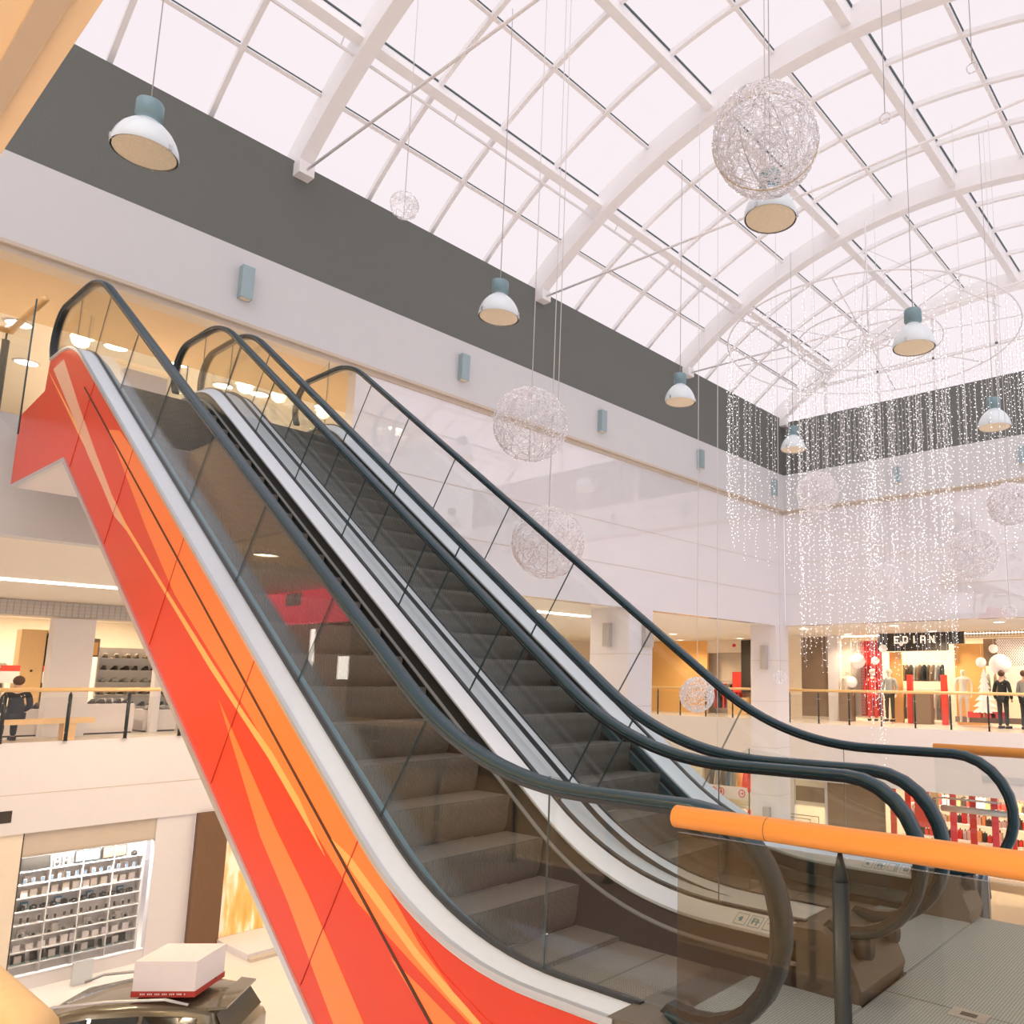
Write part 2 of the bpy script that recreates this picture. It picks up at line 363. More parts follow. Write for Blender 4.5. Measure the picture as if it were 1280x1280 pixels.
mn = ['just above the west wall', 'between the two lower west beams', 'west of the crown', 'east of the crown', 'above the east side', 'at the east eave']
for k, a in enumerate(mids):
    x, z = arc(R0+.40, a); b = MB(); c, s = cos(a), sin(a)
    def q(u, v): return (x+u*c-v*s, z+u*s+v*c)
    b.xzpoly([q(-.03, -.05), q(.03, -.05), q(.03, .02), q(-.03, .02)], YS0, YS1, 'roofwhite')
    b.xzpoly([q(.03, .0), q(.042, .0), q(.042, .03), q(.03, .03)], YS0, YS1, 'glassdark')
    tag(b.build('glazing_bar'), 'thin white glazing bar running north, '+mn[k], 'glazing bar', 'long thin bars of the glass roof', 'structure')
for k, (ya, yb) in enumerate([(.17, 5.31), (5.31, 10.45), (10.45, 15.58), (15.58, 20.62)]):
    for j in (1, 2, 3):
        y = ya+(yb-ya)*j/4
        b = MB(); arcbar(b, y-.035, y+.035, R0+.33, R0+.42, -A0, A0, 'roofwhite', 36)
        tag(b.build('glazing_bar'), 'arched thin white glazing bar between roof ribs, bay %s' % ['nearest the camera', 'second from the camera', 'third from the camera', 'farthest off'][k], 'glazing bar', 'arched thin bars, bay %d of the glass roof' % (k+1), 'structure')
b = MB(); vs = []; n = 40
for i in range(n+1):
    x, z = arc(R0+.43, -A0+(2*A0)*i/n); vs += [(x, YS0, z), (x, YS1, z)]
b.add(vs, [(2*i, 2*i+1, 2*i+3, 2*i+2) for i in range(n)], 'skyglass')
struct(b, 'window_1', 'arched skylight glazing over the whole atrium', 'skylight')
b = MB()
for i in range(n+1): pass
gp = [arc(R0+.4, -A0+(2*A0)*i/n) for i in range(n+1)]
b.add([(x, YN+.1, z) for x, z in gp]+[(gp[-1][0], YN+.1, 9.45), (gp[0][0], YN+.1, 9.45)], [tuple(range(n+3))], 'skyglass')
struct(b, 'window_2', 'glazed north gable above the dark grey band', 'window')
for k, x in enumerate((-10.3, -8.6, -6.95, -5.25, -3.55, -1.9, -.2)):
    zt = ZC+sqrt((R0+.3)**2-(x-XC)**2)
    tag(MB().box((x-.035, YN, 9.44), (x+.035, YN+.1, zt), 'roofwhite').build('gable_mullion'), 'white upright mullion in the glazed north gable', 'mullion', 'upright bars of the north gable', 'structure')
tag(MB().box((XW+1.0, YN, 10.35), (.8, YN+.1, 10.42), 'roofwhite').build('gable_transom'), 'white horizontal bar across the glazed north gable', 'transom', kind='structure')
for k, y in enumerate(RIBS[:3]):
    b = MB().tube([(XW+.1, y, 9.40), (XC, y, 9.28), (1.25, y, 9.40)], .022, 'roofwhite', 8)
    tag(b.build('tie_rod'), 'thin white tie rod spanning the roof at the rib '+ribord[k], 'tie rod', 'tie rods under the glass roof', 'structure')
b = MB().tube([(-10.2, .4, 10.62), (-10.2, 20.5, 10.62)], .025, 'roofwhite', 8)
for y in range(1, 20, 2): b.tube([(-10.2, y, 10.62), (-10.05, y, 10.85)], .01, 'roofwhite', 5)
tag(b.build('pipe'), 'thin white pipe running under the lowest west roof beam', 'pipe', kind='structure')
# ==================================================================ESCALATORS
XB = -2.6
def fillet(pts, rad, seg=12):
    out = [pts[0]]
    for i in range(1, len(pts)-1):
        p0, p, p1 = Vector(pts[i-1]), Vector(pts[i]), Vector(pts[i+1])
        a = (p0-p).normalized(); b_ = (p1-p).normalized(); th = a.angle(b_); t = rad[i-1]/math.tan(th/2)
        s = p+a*t; e = p+b_*t
        for k in range(seg+1):
            u = k/seg; q = s*(1-u)**2 + p*2*u*(1-u) + e*u*u; out.append((q.x, q.y))
    out.append(pts[-1]); return out
def slope_path(off, zb, zt, xb, xt, rb=2.2, rt_=1.3):
    x1 = XB-(zb-off)/.7; x2 = XB-(zt-off)/.7
    return fillet([(xb, zb), (x1, zb), (x2, zt), (xt, zt)], [rb, rt_])
ZB, ZT = .27, 4.80
XBE, XTE = -1.93, -10.25
def zat(path, x):
    for (a, b_) in zip(path, path[1:]):
        if b_[0] <= x <= a[0]: return a[1]+(b_[1]-a[1])*(x-a[0])/(b_[0]-a[0]+1e-9)
    return path[0][1] if x > path[0][0] else path[-1][1]
DECK = slope_path(-.01, ZB, ZT, XBE, XTE)
# densify straight runs
def dens(path, st=.3):
    o = [path[0]]
    for a, b_ in zip(path, path[1:]):
        L = math.hypot(b_[0]-a[0], b_[1]-a[1]); n = max(1, int(L/st))
        for k in range(1, n+1): o.append((a[0]+(b_[0]-a[0])*k/n, a[1]+(b_[1]-a[1])*k/n))
    return o
HRP = slope_path(.71, .99, 5.55, -1.68, -10.50)
def semi(cx, cz, r, a0, a1, n=14): return [(cx+r*cos(a0+(a1-a0)*i/n), cz+r*sin(a0+(a1-a0)*i/n)) for i in range(n+1)]
HRFULL = [(-1.95, .22), (-1.83, .235)]+semi(-1.70, .63, .36, -pi/2-.25, pi/2)[0:]+[p for p in HRP[1:-1]]+semi(-10.5, 5.19, .36, pi/2, 3*pi/2-.9)
HRFULL = dens(HRFULL, .5)
GP = slope_path(.68, .96, 5.52, -1.70, -10.50)

def surf(path, s):
    return path
def at_s(path, s):
    for a, b_ in zip(path, path[1:]):
        L = math.hypot(b_[0]-a[0], b_[1]-a[1])
        if s <= L: u = s/L; return (a[0]+(b_[0]-a[0])*u, a[1]+(b_[1]-a[1])*u), ((b_[0]-a[0])/L, (b_[1]-a[1])/L)
        s -= L
    return path[-1], ((path[-1][0]-path[-2][0])/L, (path[-1][1]-path[-2][1])/L)
def plen(path): return sum(math.hypot(b_[0]-a[0], b_[1]-a[1]) for a, b_ in zip(path, path[1:]))
GB = slope_path(-.01, ZB, ZT, -2.45, -10.0)     # foot of the glass between its end panes
def glass_section(GB, hh, s):
    (x, z), (tx, tz) = at_s(GB, s); th = abs(atan2(tz, -tx)); k_ = min(1, th/radians(35)); h = (.70+(hh-.70)*k_)*cos(th)
    # joint turns from upright on the flat to square to the slope
    return (x, z), (x+tz*h, z-tx*h)
def strip_handrail():
    pr = [(-.036, -.016), (-.042, -.004), (-.042, .008), (-.036, .018), (-.016, .023), (.016, .023), (.036, .018), (.042, .008), (.042, -.004), (.036, -.016)]
    return pr
OR = ['near', 'far']
def make_escalator(name, label, yc, south_cladding, nb):
    t = thing(name, label, 'escalator', (0, 0, 0))
    G = .62
    for s, sn in ((-1, 'south'), (1, 'north')):
        y = yc+s*G
        oh, od = {(1, -1): (.77, -.015), (1, 1): (.685, -.085), (2, -1): (.71, -.09), (2, 1): (.76, -.17)}[(nb, s)]
        HRP = slope_path(oh, .99, 5.55, -1.68, -10.50)
        HRFULL = dens([(-1.95, .22), (-1.83, .235)]+semi(-1.70, .63, .36, -pi/2-.25, pi/2)+HRP[1:-1]+semi(-10.5, 5.19, .36, pi/2, 3*pi/2-.9), .5)
        DECK = slope_path(od, ZB, ZT, XBE, XTE)
        GB = slope_path(od, ZB, ZT, -2.45, -10.0); hh = oh-od-.02
        # handrail
        hr = MB().sweep(HRFULL, [(y+a, h) for a, h in strip_handrail()], 'handrail', True).build('handrail', t)
        MB().sweep(HRFULL, [(y-.024, -.036), (y+.024, -.036), (y+.032, -.012), (y-.032, -.012)], 'black').build('guide_rail', hr)
        # glass panes
        L = plen(GB)
        def s_at_x(xx):
            acc = 0
            for a, b_ in zip(GB, GB[1:]):
                l = math.hypot(b_[0]-a[0], b_[1]-a[1])
                if b_[0] <= xx <= a[0]: return acc+l*(a[0]-xx)/(a[0]-b_[0]+1e-9)
                acc += l
            return L
        gaps = [0]+[s_at_x(q) for q in (-3.67, -4.62, -5.57, -6.52, -7.47, -8.42, -9.3)]+[L]; n = len(gaps)-1
        for i in range(n):
            b = MB(); k = 6; secs = [glass_section(GB, hh, gaps[i]+.004+(gaps[i+1]-gaps[i]-.008)*j/k) for j in range(k+1)]
            out = [p[0] for p in secs]+[p[1] for p in secs[::-1]]
            b.xzpoly(out, y-.006, y+.006, 'glass')
            for q in (secs[0], secs[-1]):
                (x0, z0), (x1, z1) = q; dx, dz = (z1-z0), -(x1-x0); l = math.hypot(dx, dz) or 1; dx *= .0009/l; dz *= .0009/l
                b.xzpoly([(x0-dx, z0-dz), (x1-dx, z1-dz), (x1+dx, z1+dz), (x0+dx, z0+dz)], y-.004, y+.004, 'glassdark')
            b.build('glass_panel', t)
        # end panes with round noses
        a0, a1 = glass_section(GB, hh, 0)
        out = [a0, a1]+[p for p in semi(-1.70, .63, .335, pi/2, -pi/2)]
        b = MB().xzpoly(out, y-.006, y+.006, 'glass'); b.build('glass_panel', t)
        a0, a1 = glass_section(GB, hh, L)
        out = [a0, a1]+semi(-10.5, 5.19, .34, pi/2, 3*pi/2-.9)+[(-10.3, ZT)]
        MB().xzpoly(out, y-.006, y+.006, 'glass').build('glass_panel', t)
        # decks: outer and inner strip, glass channel between them
        dk = dens(DECK, .4)
        yo = sorted((y+s*.012, y+s*.155)); MB().sweep(dk, [(yo[0], 0), (yo[1], 0), (yo[1], -.03), (yo[0], -.03)], 'aludeck').build('outer_deck', t)
        cw = .008 if (nb == 2 and s < 0) else .014; MB().sweep(dk, [(y-cw, -.03), (y+cw, -.03), (y+cw, cw), (y-cw, cw)], 'black').build('glass_channel', t)
        yi0, yi1 = y-s*.012, y-s*.105
        im = 'innerdeck' if s < 0 else 'aludeck'
        MB().sweep(dk, [(yi0, 0), (yi1, -.055), (yi1, -.075), (yi0, -.03)], 'skirt' if (nb == 2 and s < 0) else im).build('inner_deck', t)
        MB().sweep(dk, [(yi1, -.07), (yi1+s*.008, -.07), (yi1+s*.008, -.62), (yi1, -.62)], 'skirt').build('skirt_panel', t)
        MB().sweep(dk, [(yi1, -.150), (yi1-s*.022, -.155), (yi1-s*.022, -.163 if nb == 1 else -.215), (yi1, -.17 if nb == 1 else -.23)], 'skirtline' if nb == 1 else 'skirtsteel').build('skirt_brush', t)
        # outer cladding
        ys = y+s*.15
        if s < 0 and south_cladding:
            top = [(x, z-.012) for x, z in dk]
            low = [(-11.2, 3.53), (-9.27, 3.53), (XB-(-1.0+1.145)/.7, -1.0), (XBE, -1.0)]
            outl = top+[(-10.3, 4.45), (-11.2, 4.35)]+low
            b = MB().xzpoly(outl, ys, ys+.02, 'red')
            def off(x, o):          # o = height over the slope line; follows the deck near the ends
                return zat(DECK, x)+.01+o
            def poly(pp, m, dy=.002):
                pts = []
                for i, (x, o) in enumerate(pp):
                    pts.append((x, -.7*(x-XB)+o))
                b.xzpoly(pts, ys-dy, ys+.005, m)
            poly([(-8.04,-.23),(-7.4,-.34),(-6.87,-.43),(-6.18,-.50),(-5.5,-.44),(-4.89,-.38),(-4.47,-.37),(-4.05,-.35),(-3.54,-.31),(-3.08,-.27),(-2.87,-.24),(-2.3,-.24),(-2.0,-.24),(-2.64,.03),(-3.06,-.04),(-3.6,-.03),(-4.01,-.03),(-5.09,-.03),(-6.39,-.035),(-7.09,-.035),(-7.75,-.09)], 'orange')
            poly([(-5.3,-.60),(-4.6,-.85),(-4.24,-.88),(-3.7,-.98),(-3.3,-1.12),(-2.7,-1.12),(-3.4,-.74),(-4.04,-.67),(-4.43,-.67)], 'orange', .0022)
            poly([(-10.25,-.70),(-8.88,-.66),(-7.32,-.66),(-6.35,-.57),(-5.43,-.47),(-4.9,-.41),(-4.55,-.35),(-4.2,-.33),(-3.9,-.37),(-4.58,-.41),(-4.96,-.46),(-5.48,-.53),(-6.4,-.61),(-7.42,-.71),(-8.94,-.71)], 'yellow', .0026)
            poly([(-10.07,-.59),(-9.73,-.33),(-8.95,-.49),(-8.3,-.59),(-7.75,-.66),(-7.3,-.70),(-7.63,-.77),(-7.98,-.74),(-8.53,-.72),(-9.13,-.66)], 'beige', .003)
            poly([(-3.87,-.25),(-3.65,-.17),(-3.37,-.12),(-3.06,-.07),(-2.82,-.0),(-2.61,.06),(-2.3,.16),(-2.34,.11),(-2.65,.02),(-2.85,-.05),(-3.1,-.12),(-3.41,-.18),(-3.68,-.23)], 'yellow', .0034)
            poly([(-3.63,-.33),(-3.3,-.22),(-3.0,-.12),(-2.69,-.01),(-2.3,.12),(-2.3,.06),(-2.75,-.08),(-3.02,-.18),(-3.27,-.28),(-3.5,-.36),(-3.62,-.38)], 'red', .0038)
            poly([(-3.1,-.02),(-2.82,.0),(-2.61,.07),(-2.3,.18),(-2.0,.3),(-1.95,.4),(-2.3,.28),(-2.6,.10),(-2.9,.0)], 'red', .003)
            poly([(-2.58,.27-.16),(-2.37,.20),(-2.14,.30),(-1.95,.3),(-1.95,.18),(-2.33,.08)], 'darkred', .0042)
            for x in (-8.6, -7.35, -6.1, -4.85, -3.6):
                b.xzpoly([(x, -.7*(x-XB)-.02), (x+.005, -.7*(x-XB)-.02), (x-.605, -.7*(x-XB)-.02-.70), (x-.61, -.7*(x-XB)-.02-.70)][::-1] if 0 else [(x, -.7*(x-XB)-.03), (x+.006, -.7*(x-XB)-.035), (x-.44, -.7*(x-XB)-.80), (x-.446, -.7*(x-XB)-.80)], ys-.0045, ys+.004, 'darkred')
            b.build('side_cladding', t)['label'] = 'glossy red cladding with orange and yellow sweeping bands'
            g = MB()
            gp = [(x, -.7*(x-XB)) for x in (-8.9, -1.95)]
            g.xzpoly([(gp[0][0], gp[0][1]-.235), (gp[1][0], gp[1][1]-.245), (gp[1][0], gp[1][1]-.265), (gp[0][0], gp[0][1]-.25)], ys-.006, ys+.004, 'groove')
            g.build('cladding_groove', t)
            tr = [(-11.2, 3.5), (-9.28, 3.5), (XB-(-1.03+1.175)/.7, -1.03), (XBE, -1.03)]
            MB().sweep(tr[::-1], [(ys-.012, -.005), (ys+.03, -.005), (ys+.03, .035), (ys-.012, .035)], 'alu').build('edge_trim', t)
            b = MB().sweep(tr[::-1], [(ys+.01, .02), (yc+.77, .02), (yc+.77, .05), (ys+.01, .05)], 'white'); b.build('soffit_panel', t)
            # silver corner angle between deck and cladding
            MB().sweep(dk, [(ys-.012, .004), (ys+.012, .004), (ys+.012, -.02), (ys-.012, -.02)], 'alu').build('edge_trim', t)
        elif s > 0 and not south_cladding:
            top = [(x, z-.02) for x, z in dk]
            low = [(-11.2, 3.53), (-9.27, 3.53), (XB-(-1.0+1.145)/.7, -1.0), (XBE, -1.0)]
            MB().xzpoly(top+[(-10.3, 4.45), (-11.2, 4.35)]+low, ys-.02, ys, 'red').build('side_cladding', t)
        # inlet box at the foot, one wide cap per balustrade
        b = MB()
        y0, y1 = sorted((yi1, y+s*.155))
        pf = [(-1.90, -.01), (-1.90, .18), (-1.95, .275), (-1.78, .285), (-1.66, .22), (-1.60, .08), (-1.60, -.01)]
        pf = [(-1.96, -.01), (-1.96, .275), (-1.80, .285), (-1.67, .22), (-1.60, .06), (-1.62, -.01)]
        b.xzpoly(pf, y0, y1, 'boxgrey'); ib = b.build('handrail_inlet', t)
        MB().tube([(-1.66, y, .215), (-1.60, y, .225)], .055, 'black', 12).build('rubber_collar', ib)
        # safety pictograms on the inner deck at the foot
        if s > 0:
            for k in range(4):
                x0 = -2.30+k*.085; b = MB()
                ya, yb = yi1+.012*1, y-.03
                za = ZB-.055+.0565*.12; zb_ = ZB-.012
                def q(u, v): return (x0+u*.07, ya+(yb-ya)*v, ZB-.055+.055*((ya+(yb-ya)*v-yi1)/(y-.012-yi1))+.0015)
                b.add([q(0, 0), q(1, 0), q(1, 1), q(0, 1)], [(0, 1, 2, 3)], 'picto_white')
                def mark(u0, v0, u1, v1, mm='picto_blue'):
                    P = [q(u0, v0), q(u1, v0), q(u1, v1), q(u0, v1)]; b.add([(x, y_, z+.0008) for x, y_, z in P], [(0, 1, 2, 3)], mm)
                for e in ((0, 0, 1, .05), (0, .95, 1, 1), (0, 0, .05, 1), (.95, 0, 1, 1)): mark(*e)
                if k == 0: mark(.35, .3, .6, .7); mark(.25, .45, .35, .6)
                if k == 1: mark(.2, .25, .35, .8); mark(.55, .2, .7, .75); mark(.15, .45, .85, .55); mark(.4, .6, .5, .8)
                if k == 2: mark(.2, .55, .6, .62); mark(.65, .1, .75, .9); mark(.82, .1, .9, .9)
                if k == 3: mark(.3, .25, .75, .75); mark(.45, .42, .6, .58, 'picto_white')
                b.build('pictogram_sticker', t)
    # steps
    def step_mesh():
        b = MB(); W = .497; n = 6
        b.box((-.34, -W, -.03), (0, W, 0), 'step')
        pr = [(-.004, -.012), (0, -.03), (-.008, -.08), (-.012, -.13), (-.022, -.18), (-.045, -.228)]
        vs = [(x, y, z) for x, z in pr for y in (-W, W)]
        b.add(vs, [(2*i, 2*i+1, 2*i+3, 2*i+2) for i in range(len(pr)-1)], 'step')
        b.box((-.012, -W, -.001), (.0, W, .0022), 'comb')
        return b
    st0 = step_mesh().build('step', t); first = True
    for i in range(-2, 25):
        x = -3.03-.32*i
        z = .02+.224*i if i >= 0 else .0
        if i < 0: x = -3.03-.335*i
        z = min(z, Z2); 
        if i == 20: z = min(z, 4.46)
        o = st0 if first else st0.copy()
        if not first: C.objects.link(o); o.parent = t
        first = False; o.location = (x, yc, z)
    # comb plates and landing plates
    b = MB().box((-2.36, yc-.5, -.02), (-2.18, yc+.5, .004), 'comb')
    for k in range(50): b.box((-2.40, yc-.5+k*.02, -.01), (-2.36, yc-.49+k*.02, .002), 'comb')
    b.build('comb_plate', t)
    b = MB().box((-2.18, yc-.51, -.03), (-1.60, yc+.51, .006), 'plate'); b.build('landing_plate', t)
    b = MB().box((-11.6, yc-.5, Z2-.03), (-10.6, yc+.5, Z2+.004), 'plate'); b.build('landing_plate', t)
    return t
M['picto_white'] = mat('sticker_white', (.75, .77, .78), .4, noise=0)
M['picto_blue'] = mat('sticker_blue', (.10, .30, .36), .4, noise=0)
E1, E2 = 2.94, 4.485
e1 = make_escalator('escalator', 'nearer escalator with red and orange side cladding and grey steps', E1, True, 1)
e2 = make_escalator('escalator', 'farther escalator with dark teal steps behind the red clad one', E2, False, 2)
# dark trough between the two escalators is closed by a cover strip
b = MB().sweep(dens(DECK, .4), [(E1+.62+.15, -.04), (E2-.62-.15, -.04), (E2-.62-.15, -.005), (E1+.62+.15, -.005)], 'black')
tag(b.build('joint_cover'), 'dark joint strip between the two escalator decks', 'cover strip')
# grooved landing floor at the foot of the escalators
pk = 0
for (x0, x1) in ((-1.595, -.55), (-.545, .9), (.905, 3.0)):
    for (y0, y1) in ((2.0, 3.70), (3.705, 5.17)):
        nm = tag(MB().box((x0, y0, -.012), (x1-.004, y1-.004, .0), 'plate').build('floor_plate'), 'grooved steel floor plate at the escalator foot', 'floor plate', 'grooved floor plates', 'structure')
b = MB().box((-1.45, -6, -.012), (6, 1.996, 0), 'floorpale'); struct(b, 'floor', 'pale floor where the camera stands', 'floor')
b = MB().box((-1.28, 3.62, .001), (-1.12, 3.72, .003), 'alu').box((-1.235, 3.65, .003), (-1.165, 3.69, .0035), 'black')
tag(b.build('floor_label'), 'small silver maker plate set in the landing floor', 'plate')
# level two landing around the tops
struct(MB().box((XW, 2.3, Z2-.3), (-10.6, 5.3, Z2-.035), 'fascia'), 'floor', 'short level two landing slab carrying the escalator tops', 'floor')

# ================================================================== RAILINGS
def railing(name, label, p0, p1, zr, posts, rail_r=.033, rail='woodrail', gl='railglass', zf=0.0, glass_h=(.06, .93), post_w=.035, group=None, gaps=None, gz=None):
    t = thing(name, label, 'railing', (0, 0, 0), group=group)
    MB().tube([(p0[0], p0[1], zr), (p1[0], p1[1], zr)], rail_r, rail, 16).build('wooden_handrail', t)
    dx, dy = p1[0]-p0[0], p1[1]-p0[1]; L = math.hypot(dx, dy); ux, uy = dx/L, dy/L
    for s in posts:
        x, y = p0[0]+ux*s, p0[1]+uy*s
        b = MB().tube([(x, y, zf), (x, y, zr-rail_r-.07)], post_w/2, 'post', 10).tube([(x, y, zr-rail_r-.07), (x, y, zr-rail_r)], [post_w/2, .006], 'post', 8)
        b.lathe([(.045, 0), (.045, .012), (.02, .02)], 'post', (x, y, zf), 12)
        for z in ((.18, .82) if zr != 1.03 else ()): b.cbox((x, y, zf+z), (.07 if abs(ux) > .5 else .04, .04 if abs(ux) > .5 else .07, .022), 'post' if zr == 1.03 else 'steel')
        b.build('post', t)
    gs = gaps or [(0, L)]
    for a, c in gs:
        x0, y0, x1, y1 = p0[0]+ux*a, p0[1]+uy*a, p0[0]+ux*c, p0[1]+uy*c
        nx, ny = -uy*.006, ux*.006
        vs = [(x0-nx, y0-ny, zf+glass_h[0]), (x1-nx, y1-ny, zf+glass_h[0]), (x1+nx, y1+ny, zf+glass_h[0]), (x0+nx, y0+ny, zf+glass_h[0])]
        vs += [(x, y, zf+glass_h[1]) for x, y, _ in vs]
        b = MB().add(vs, [(0,3,2,1),(4,5,6,7),(0,1,5,4),(1,2,6,5),(2,3,7,6),(3,0,4,7)], gl)
        b.build('glass_panel', t)
    return t
r1 = railing('railing', 'near railing with thick orange wood handrail and glass with painted brown reflection in the foreground', (-1.48, 1.93), (4.0, 1.93), 1.03, [.535, 2.0, 3.5], gaps=[(0.01, 4.0)], glass_h=(.0, .985), post_w=.046)
for xx in (-1.16, .6): MB().tube([(xx, 1.93, 1.03), (xx+.002, 1.93, 1.03)], .0333, 'woodbrown', 16).build('rail_joint', r1)
r2 = railing('railing', 'wooden handrail with glass beyond the farther escalator', (-1.93, 5.42), (3.0, 5.42), .985, [.9, 2.4, 3.9], gl='glass', zf=-.35, glass_h=(.0, 1.3))
r3 = railing('railing', 'near wooden railing beside the camera at the bottom left corner', (-14.0, .33), (-1.25, .33), 1.0, [.9+1.02*i for i in range(12)], gl='railglass', rail='woodpale', rail_r=.033)
r4 = railing('railing', 'level one railing across the west gallery in front of the shoe shop', (-20.85, 1.0), (-20.85, 24.9), 1.09, [.13+1.1*i for i in range(21)], rail='woodpale', gl='shopglass', rail_r=.045, post_w=.07)
r5 = railing('railing', 'level one railing in the set back north-west corner', (-20.8, 25.08), (-13.6, 25.08), 1.09, [.55, 1.7, 2.95, 4.2, 5.4, 6.6], gl='shopglass', rail='woodpale', rail_r=.045, post_w=.055)
r6 = railing('railing', 'level one railing in front of the lit shops on the far north side', (-13.5, 23.78), (2.0, 23.78), 1.09, [.1+1.13*i*.97 for i in range(13)], gl='shopglass', rail='woodpale', rail_r=.045, post_w=.055)
# level two rail left of the escalator top
t = thing('railing', 'level two glass balustrade corner left of the escalator top', 'railing')
MB().tube([(-11.75, .5, 5.50), (-11.75, 2.08, 5.50)], .035, 'woodraily', 12).tube([(-11.75, 2.08, 5.50), (-10.65, 2.14, 5.60)], .035, 'woodraily', 12).build('wooden_handrail', t)
MB().tube([(-11.76, 2.05, Z2), (-11.76, 2.05, 5.38)], .04, 'post', 10).tube([(-11.76, 2.05, 5.38), (-11.76, 2.05, 5.47)], .01, 'post', 8).build('post', t)
MB().add([(-11.7, 2.0, 4.5), (-10.62, 2.06, 3.98), (-10.62, 2.06, 5.5), (-11.7, 2.0, 5.5)], [(0, 1, 2, 3)], 'glass').tube([(-10.62, 2.06, 4.0), (-10.62, 2.06, 5.56)], .009, 'glassdark', 6).build('glass_panel', t)
MB().box((-11.70, .5, Z2), (-11.69, 1.95, 5.35), 'glass').build('glass_panel', t)
t = thing('railing', 'level two glass screen between the escalator tops', 'railing')
MB().box((-11.6, 3.70, Z2), (-10.9, 3.71, 5.4), 'glass').tube([(-10.9, 3.705, Z2), (-10.9, 3.705, 5.4)], .01, 'glassdark', 6).build('glass_panel', t)

tag(MB().box((-13.6, 3.72, Z2), (-13.4, 4.30, 6.0), 'boxwhite').build('partition'), 'white partition panel standing on level two behind the nearer escalator', 'partition')
t = thing('kiosk', 'white shop kiosk with a small dark sign deep inside level two', 'kiosk', (-17.0, 8.6, Z2))
MB().box((-.2, -1.5, 0), (.2, 1.5, 1.35), 'boxwhite').build('counter', t); MB().box((.2, -.3, .7), (.22, .5, 1.1), 'brown').build('sign_panel', t)

# ================================================================== HANGING LAMPS, BALLS
def pendant(label, x, y, z, ztop, sc=1.0):
    t = thing('pendant_lamp', label, 'lamp', (x, y, z))
    MB().lathe([(.285*sc, -.02), (.292*sc, 0), (.285*sc, .06), (.262*sc, .13), (.225*sc, .20), (.17*sc, .265), (.115*sc, .31), (.105*sc, .32)], 'lampshade', n=36).lathe([(.278*sc, -.018), (.27*sc, .06), (.21*sc, .19), (.1*sc, .3)], 'steel', n=36).build('lamp_shade', t)
    MB().lathe([(.27*sc, -.012), (.20*sc, -.028), (.05*sc, -.035)], 'lens', n=36, capb=False, capt=True).build('lens', t)
    MB().lathe([(.105*sc, .31), (.105*sc, .36), (.12*sc, .37), (.12*sc, .52), (.11*sc, .54), (.02, .55)], 'lampblue', n=28, capt=True).build('gear_housing', t)
    b = MB()
    for k in range(3):
        a = 2*pi*k/3+.5; b.cbox((.285*sc*cos(a), .285*sc*sin(a), .012), (.03, .03, .05), 'steel')
    b.build('clip', t)
    MB().tube([(0, 0, .54), (0, 0, ztop-z)], .006, 'darkcord', 6).build('cord', t)
    return t
LW = [(-8.5, 2.31, 6.67, 'white dome pendant lamp nearest the camera, against the grey west band'), (-8.52, 6.78, 6.70, 'second white dome lamp along the west row, below a rib foot'),
      (-8.55, 11.14, 6.72, 'third white dome lamp along the west row, near the third rib foot'), (-8.5, 15.4, 6.82, 'farthest white dome lamp of the west row, behind the light curtain')]
LE = [(-4.0, 6.81, 6.54, 'dome lamp seen just below the largest wire ball'), (-3.64, 10.06, 6.12, 'dome lamp hanging in front of the ring of the light curtain'), (-3.77, 14.41, 6.17, 'dome lamp at the far right among the light strings')]
for x, y, z, l in LW+LE:
    zt = ZC+sqrt((R0+.42)**2-(x-XC)**2)
    pendant(l, x, y, z-.10, zt)

def wire_ball(label, x, y, z, r, n=90, ztop=11.5, ring=False, cordoff=0, wr=None):
    t = thing('wire_ball', label, 'ornament', (x, y, z))
    rnd = random.Random(int(x*1000+y*77)); wr = wr or max(.0028, r*.0075); b = MB()
    for i in range(n):
        # small wandering loops lying on the sphere
        c = Vector((rnd.gauss(0, 1), rnd.gauss(0, 1), rnd.gauss(0, 1))).normalized(); u = c.orthogonal().normalized(); v = c.cross(u)
        ra = rnd.uniform(.12, .45); k = 14; ph = rnd.uniform(0, 6.28); el = rnd.uniform(.5, 1)
        pts = []
        for j in range(k):
            a = 2*pi*j/k; w_ = ra*(1+.25*sin(3*a+ph))
            d = (c + u*w_*cos(a+ph) + v*w_*el*sin(a+ph)).normalized()*r*rnd.uniform(.96, 1.01); pts.append(d)
        b.tube(pts, wr, 'wire', 3, closed=True, smooth=False)
    b.build('wire_mesh', t)
    bb = MB()
    for i in range(int(n*2.0)):
        d = Vector((rnd.gauss(0, 1), rnd.gauss(0, 1), rnd.gauss(0, 1))).normalized()*r*rnd.uniform(.97, 1.03)
        q = wr*1.1
        bb.add([d+Vector(k)*q for k in ((1,0,0),(-1,0,0),(0,1,0),(0,-1,0),(0,0,1),(0,0,-1))], [(0,2,4),(2,1,4),(1,3,4),(3,0,4),(2,0,5),(1,2,5),(3,1,5),(0,3,5)], 'bead')
    bb.build('light_beads', t)['kind'] = 'stuff'
    MB().tube([(0, 0, -r*.98), (0, 0, r)], max(.004, r*.012), 'steel', 6).build('centre_rod', t)
    if ring:
        for a, mm in ((.5, 'brass'), (1.6, 'steel')):
            pts = [(r*1.0*sin(pi*2*i/40)*cos(a), r*1.0*sin(pi*2*i/40)*sin(a), r*1.0*cos(pi*2*i/40)) for i in range(40)]
            MB().tube(pts, .006, mm, 6, closed=True).build('seam_ring', t)
    MB().tube([(0, 0, r), (0, 0, ztop-z)], .005 if r < .6 else .008, 'cord', 6).build('cord', t)
    return t
M['brass'] = mat('brass_wire', (.62, .47, .26), .35, metal=.5)
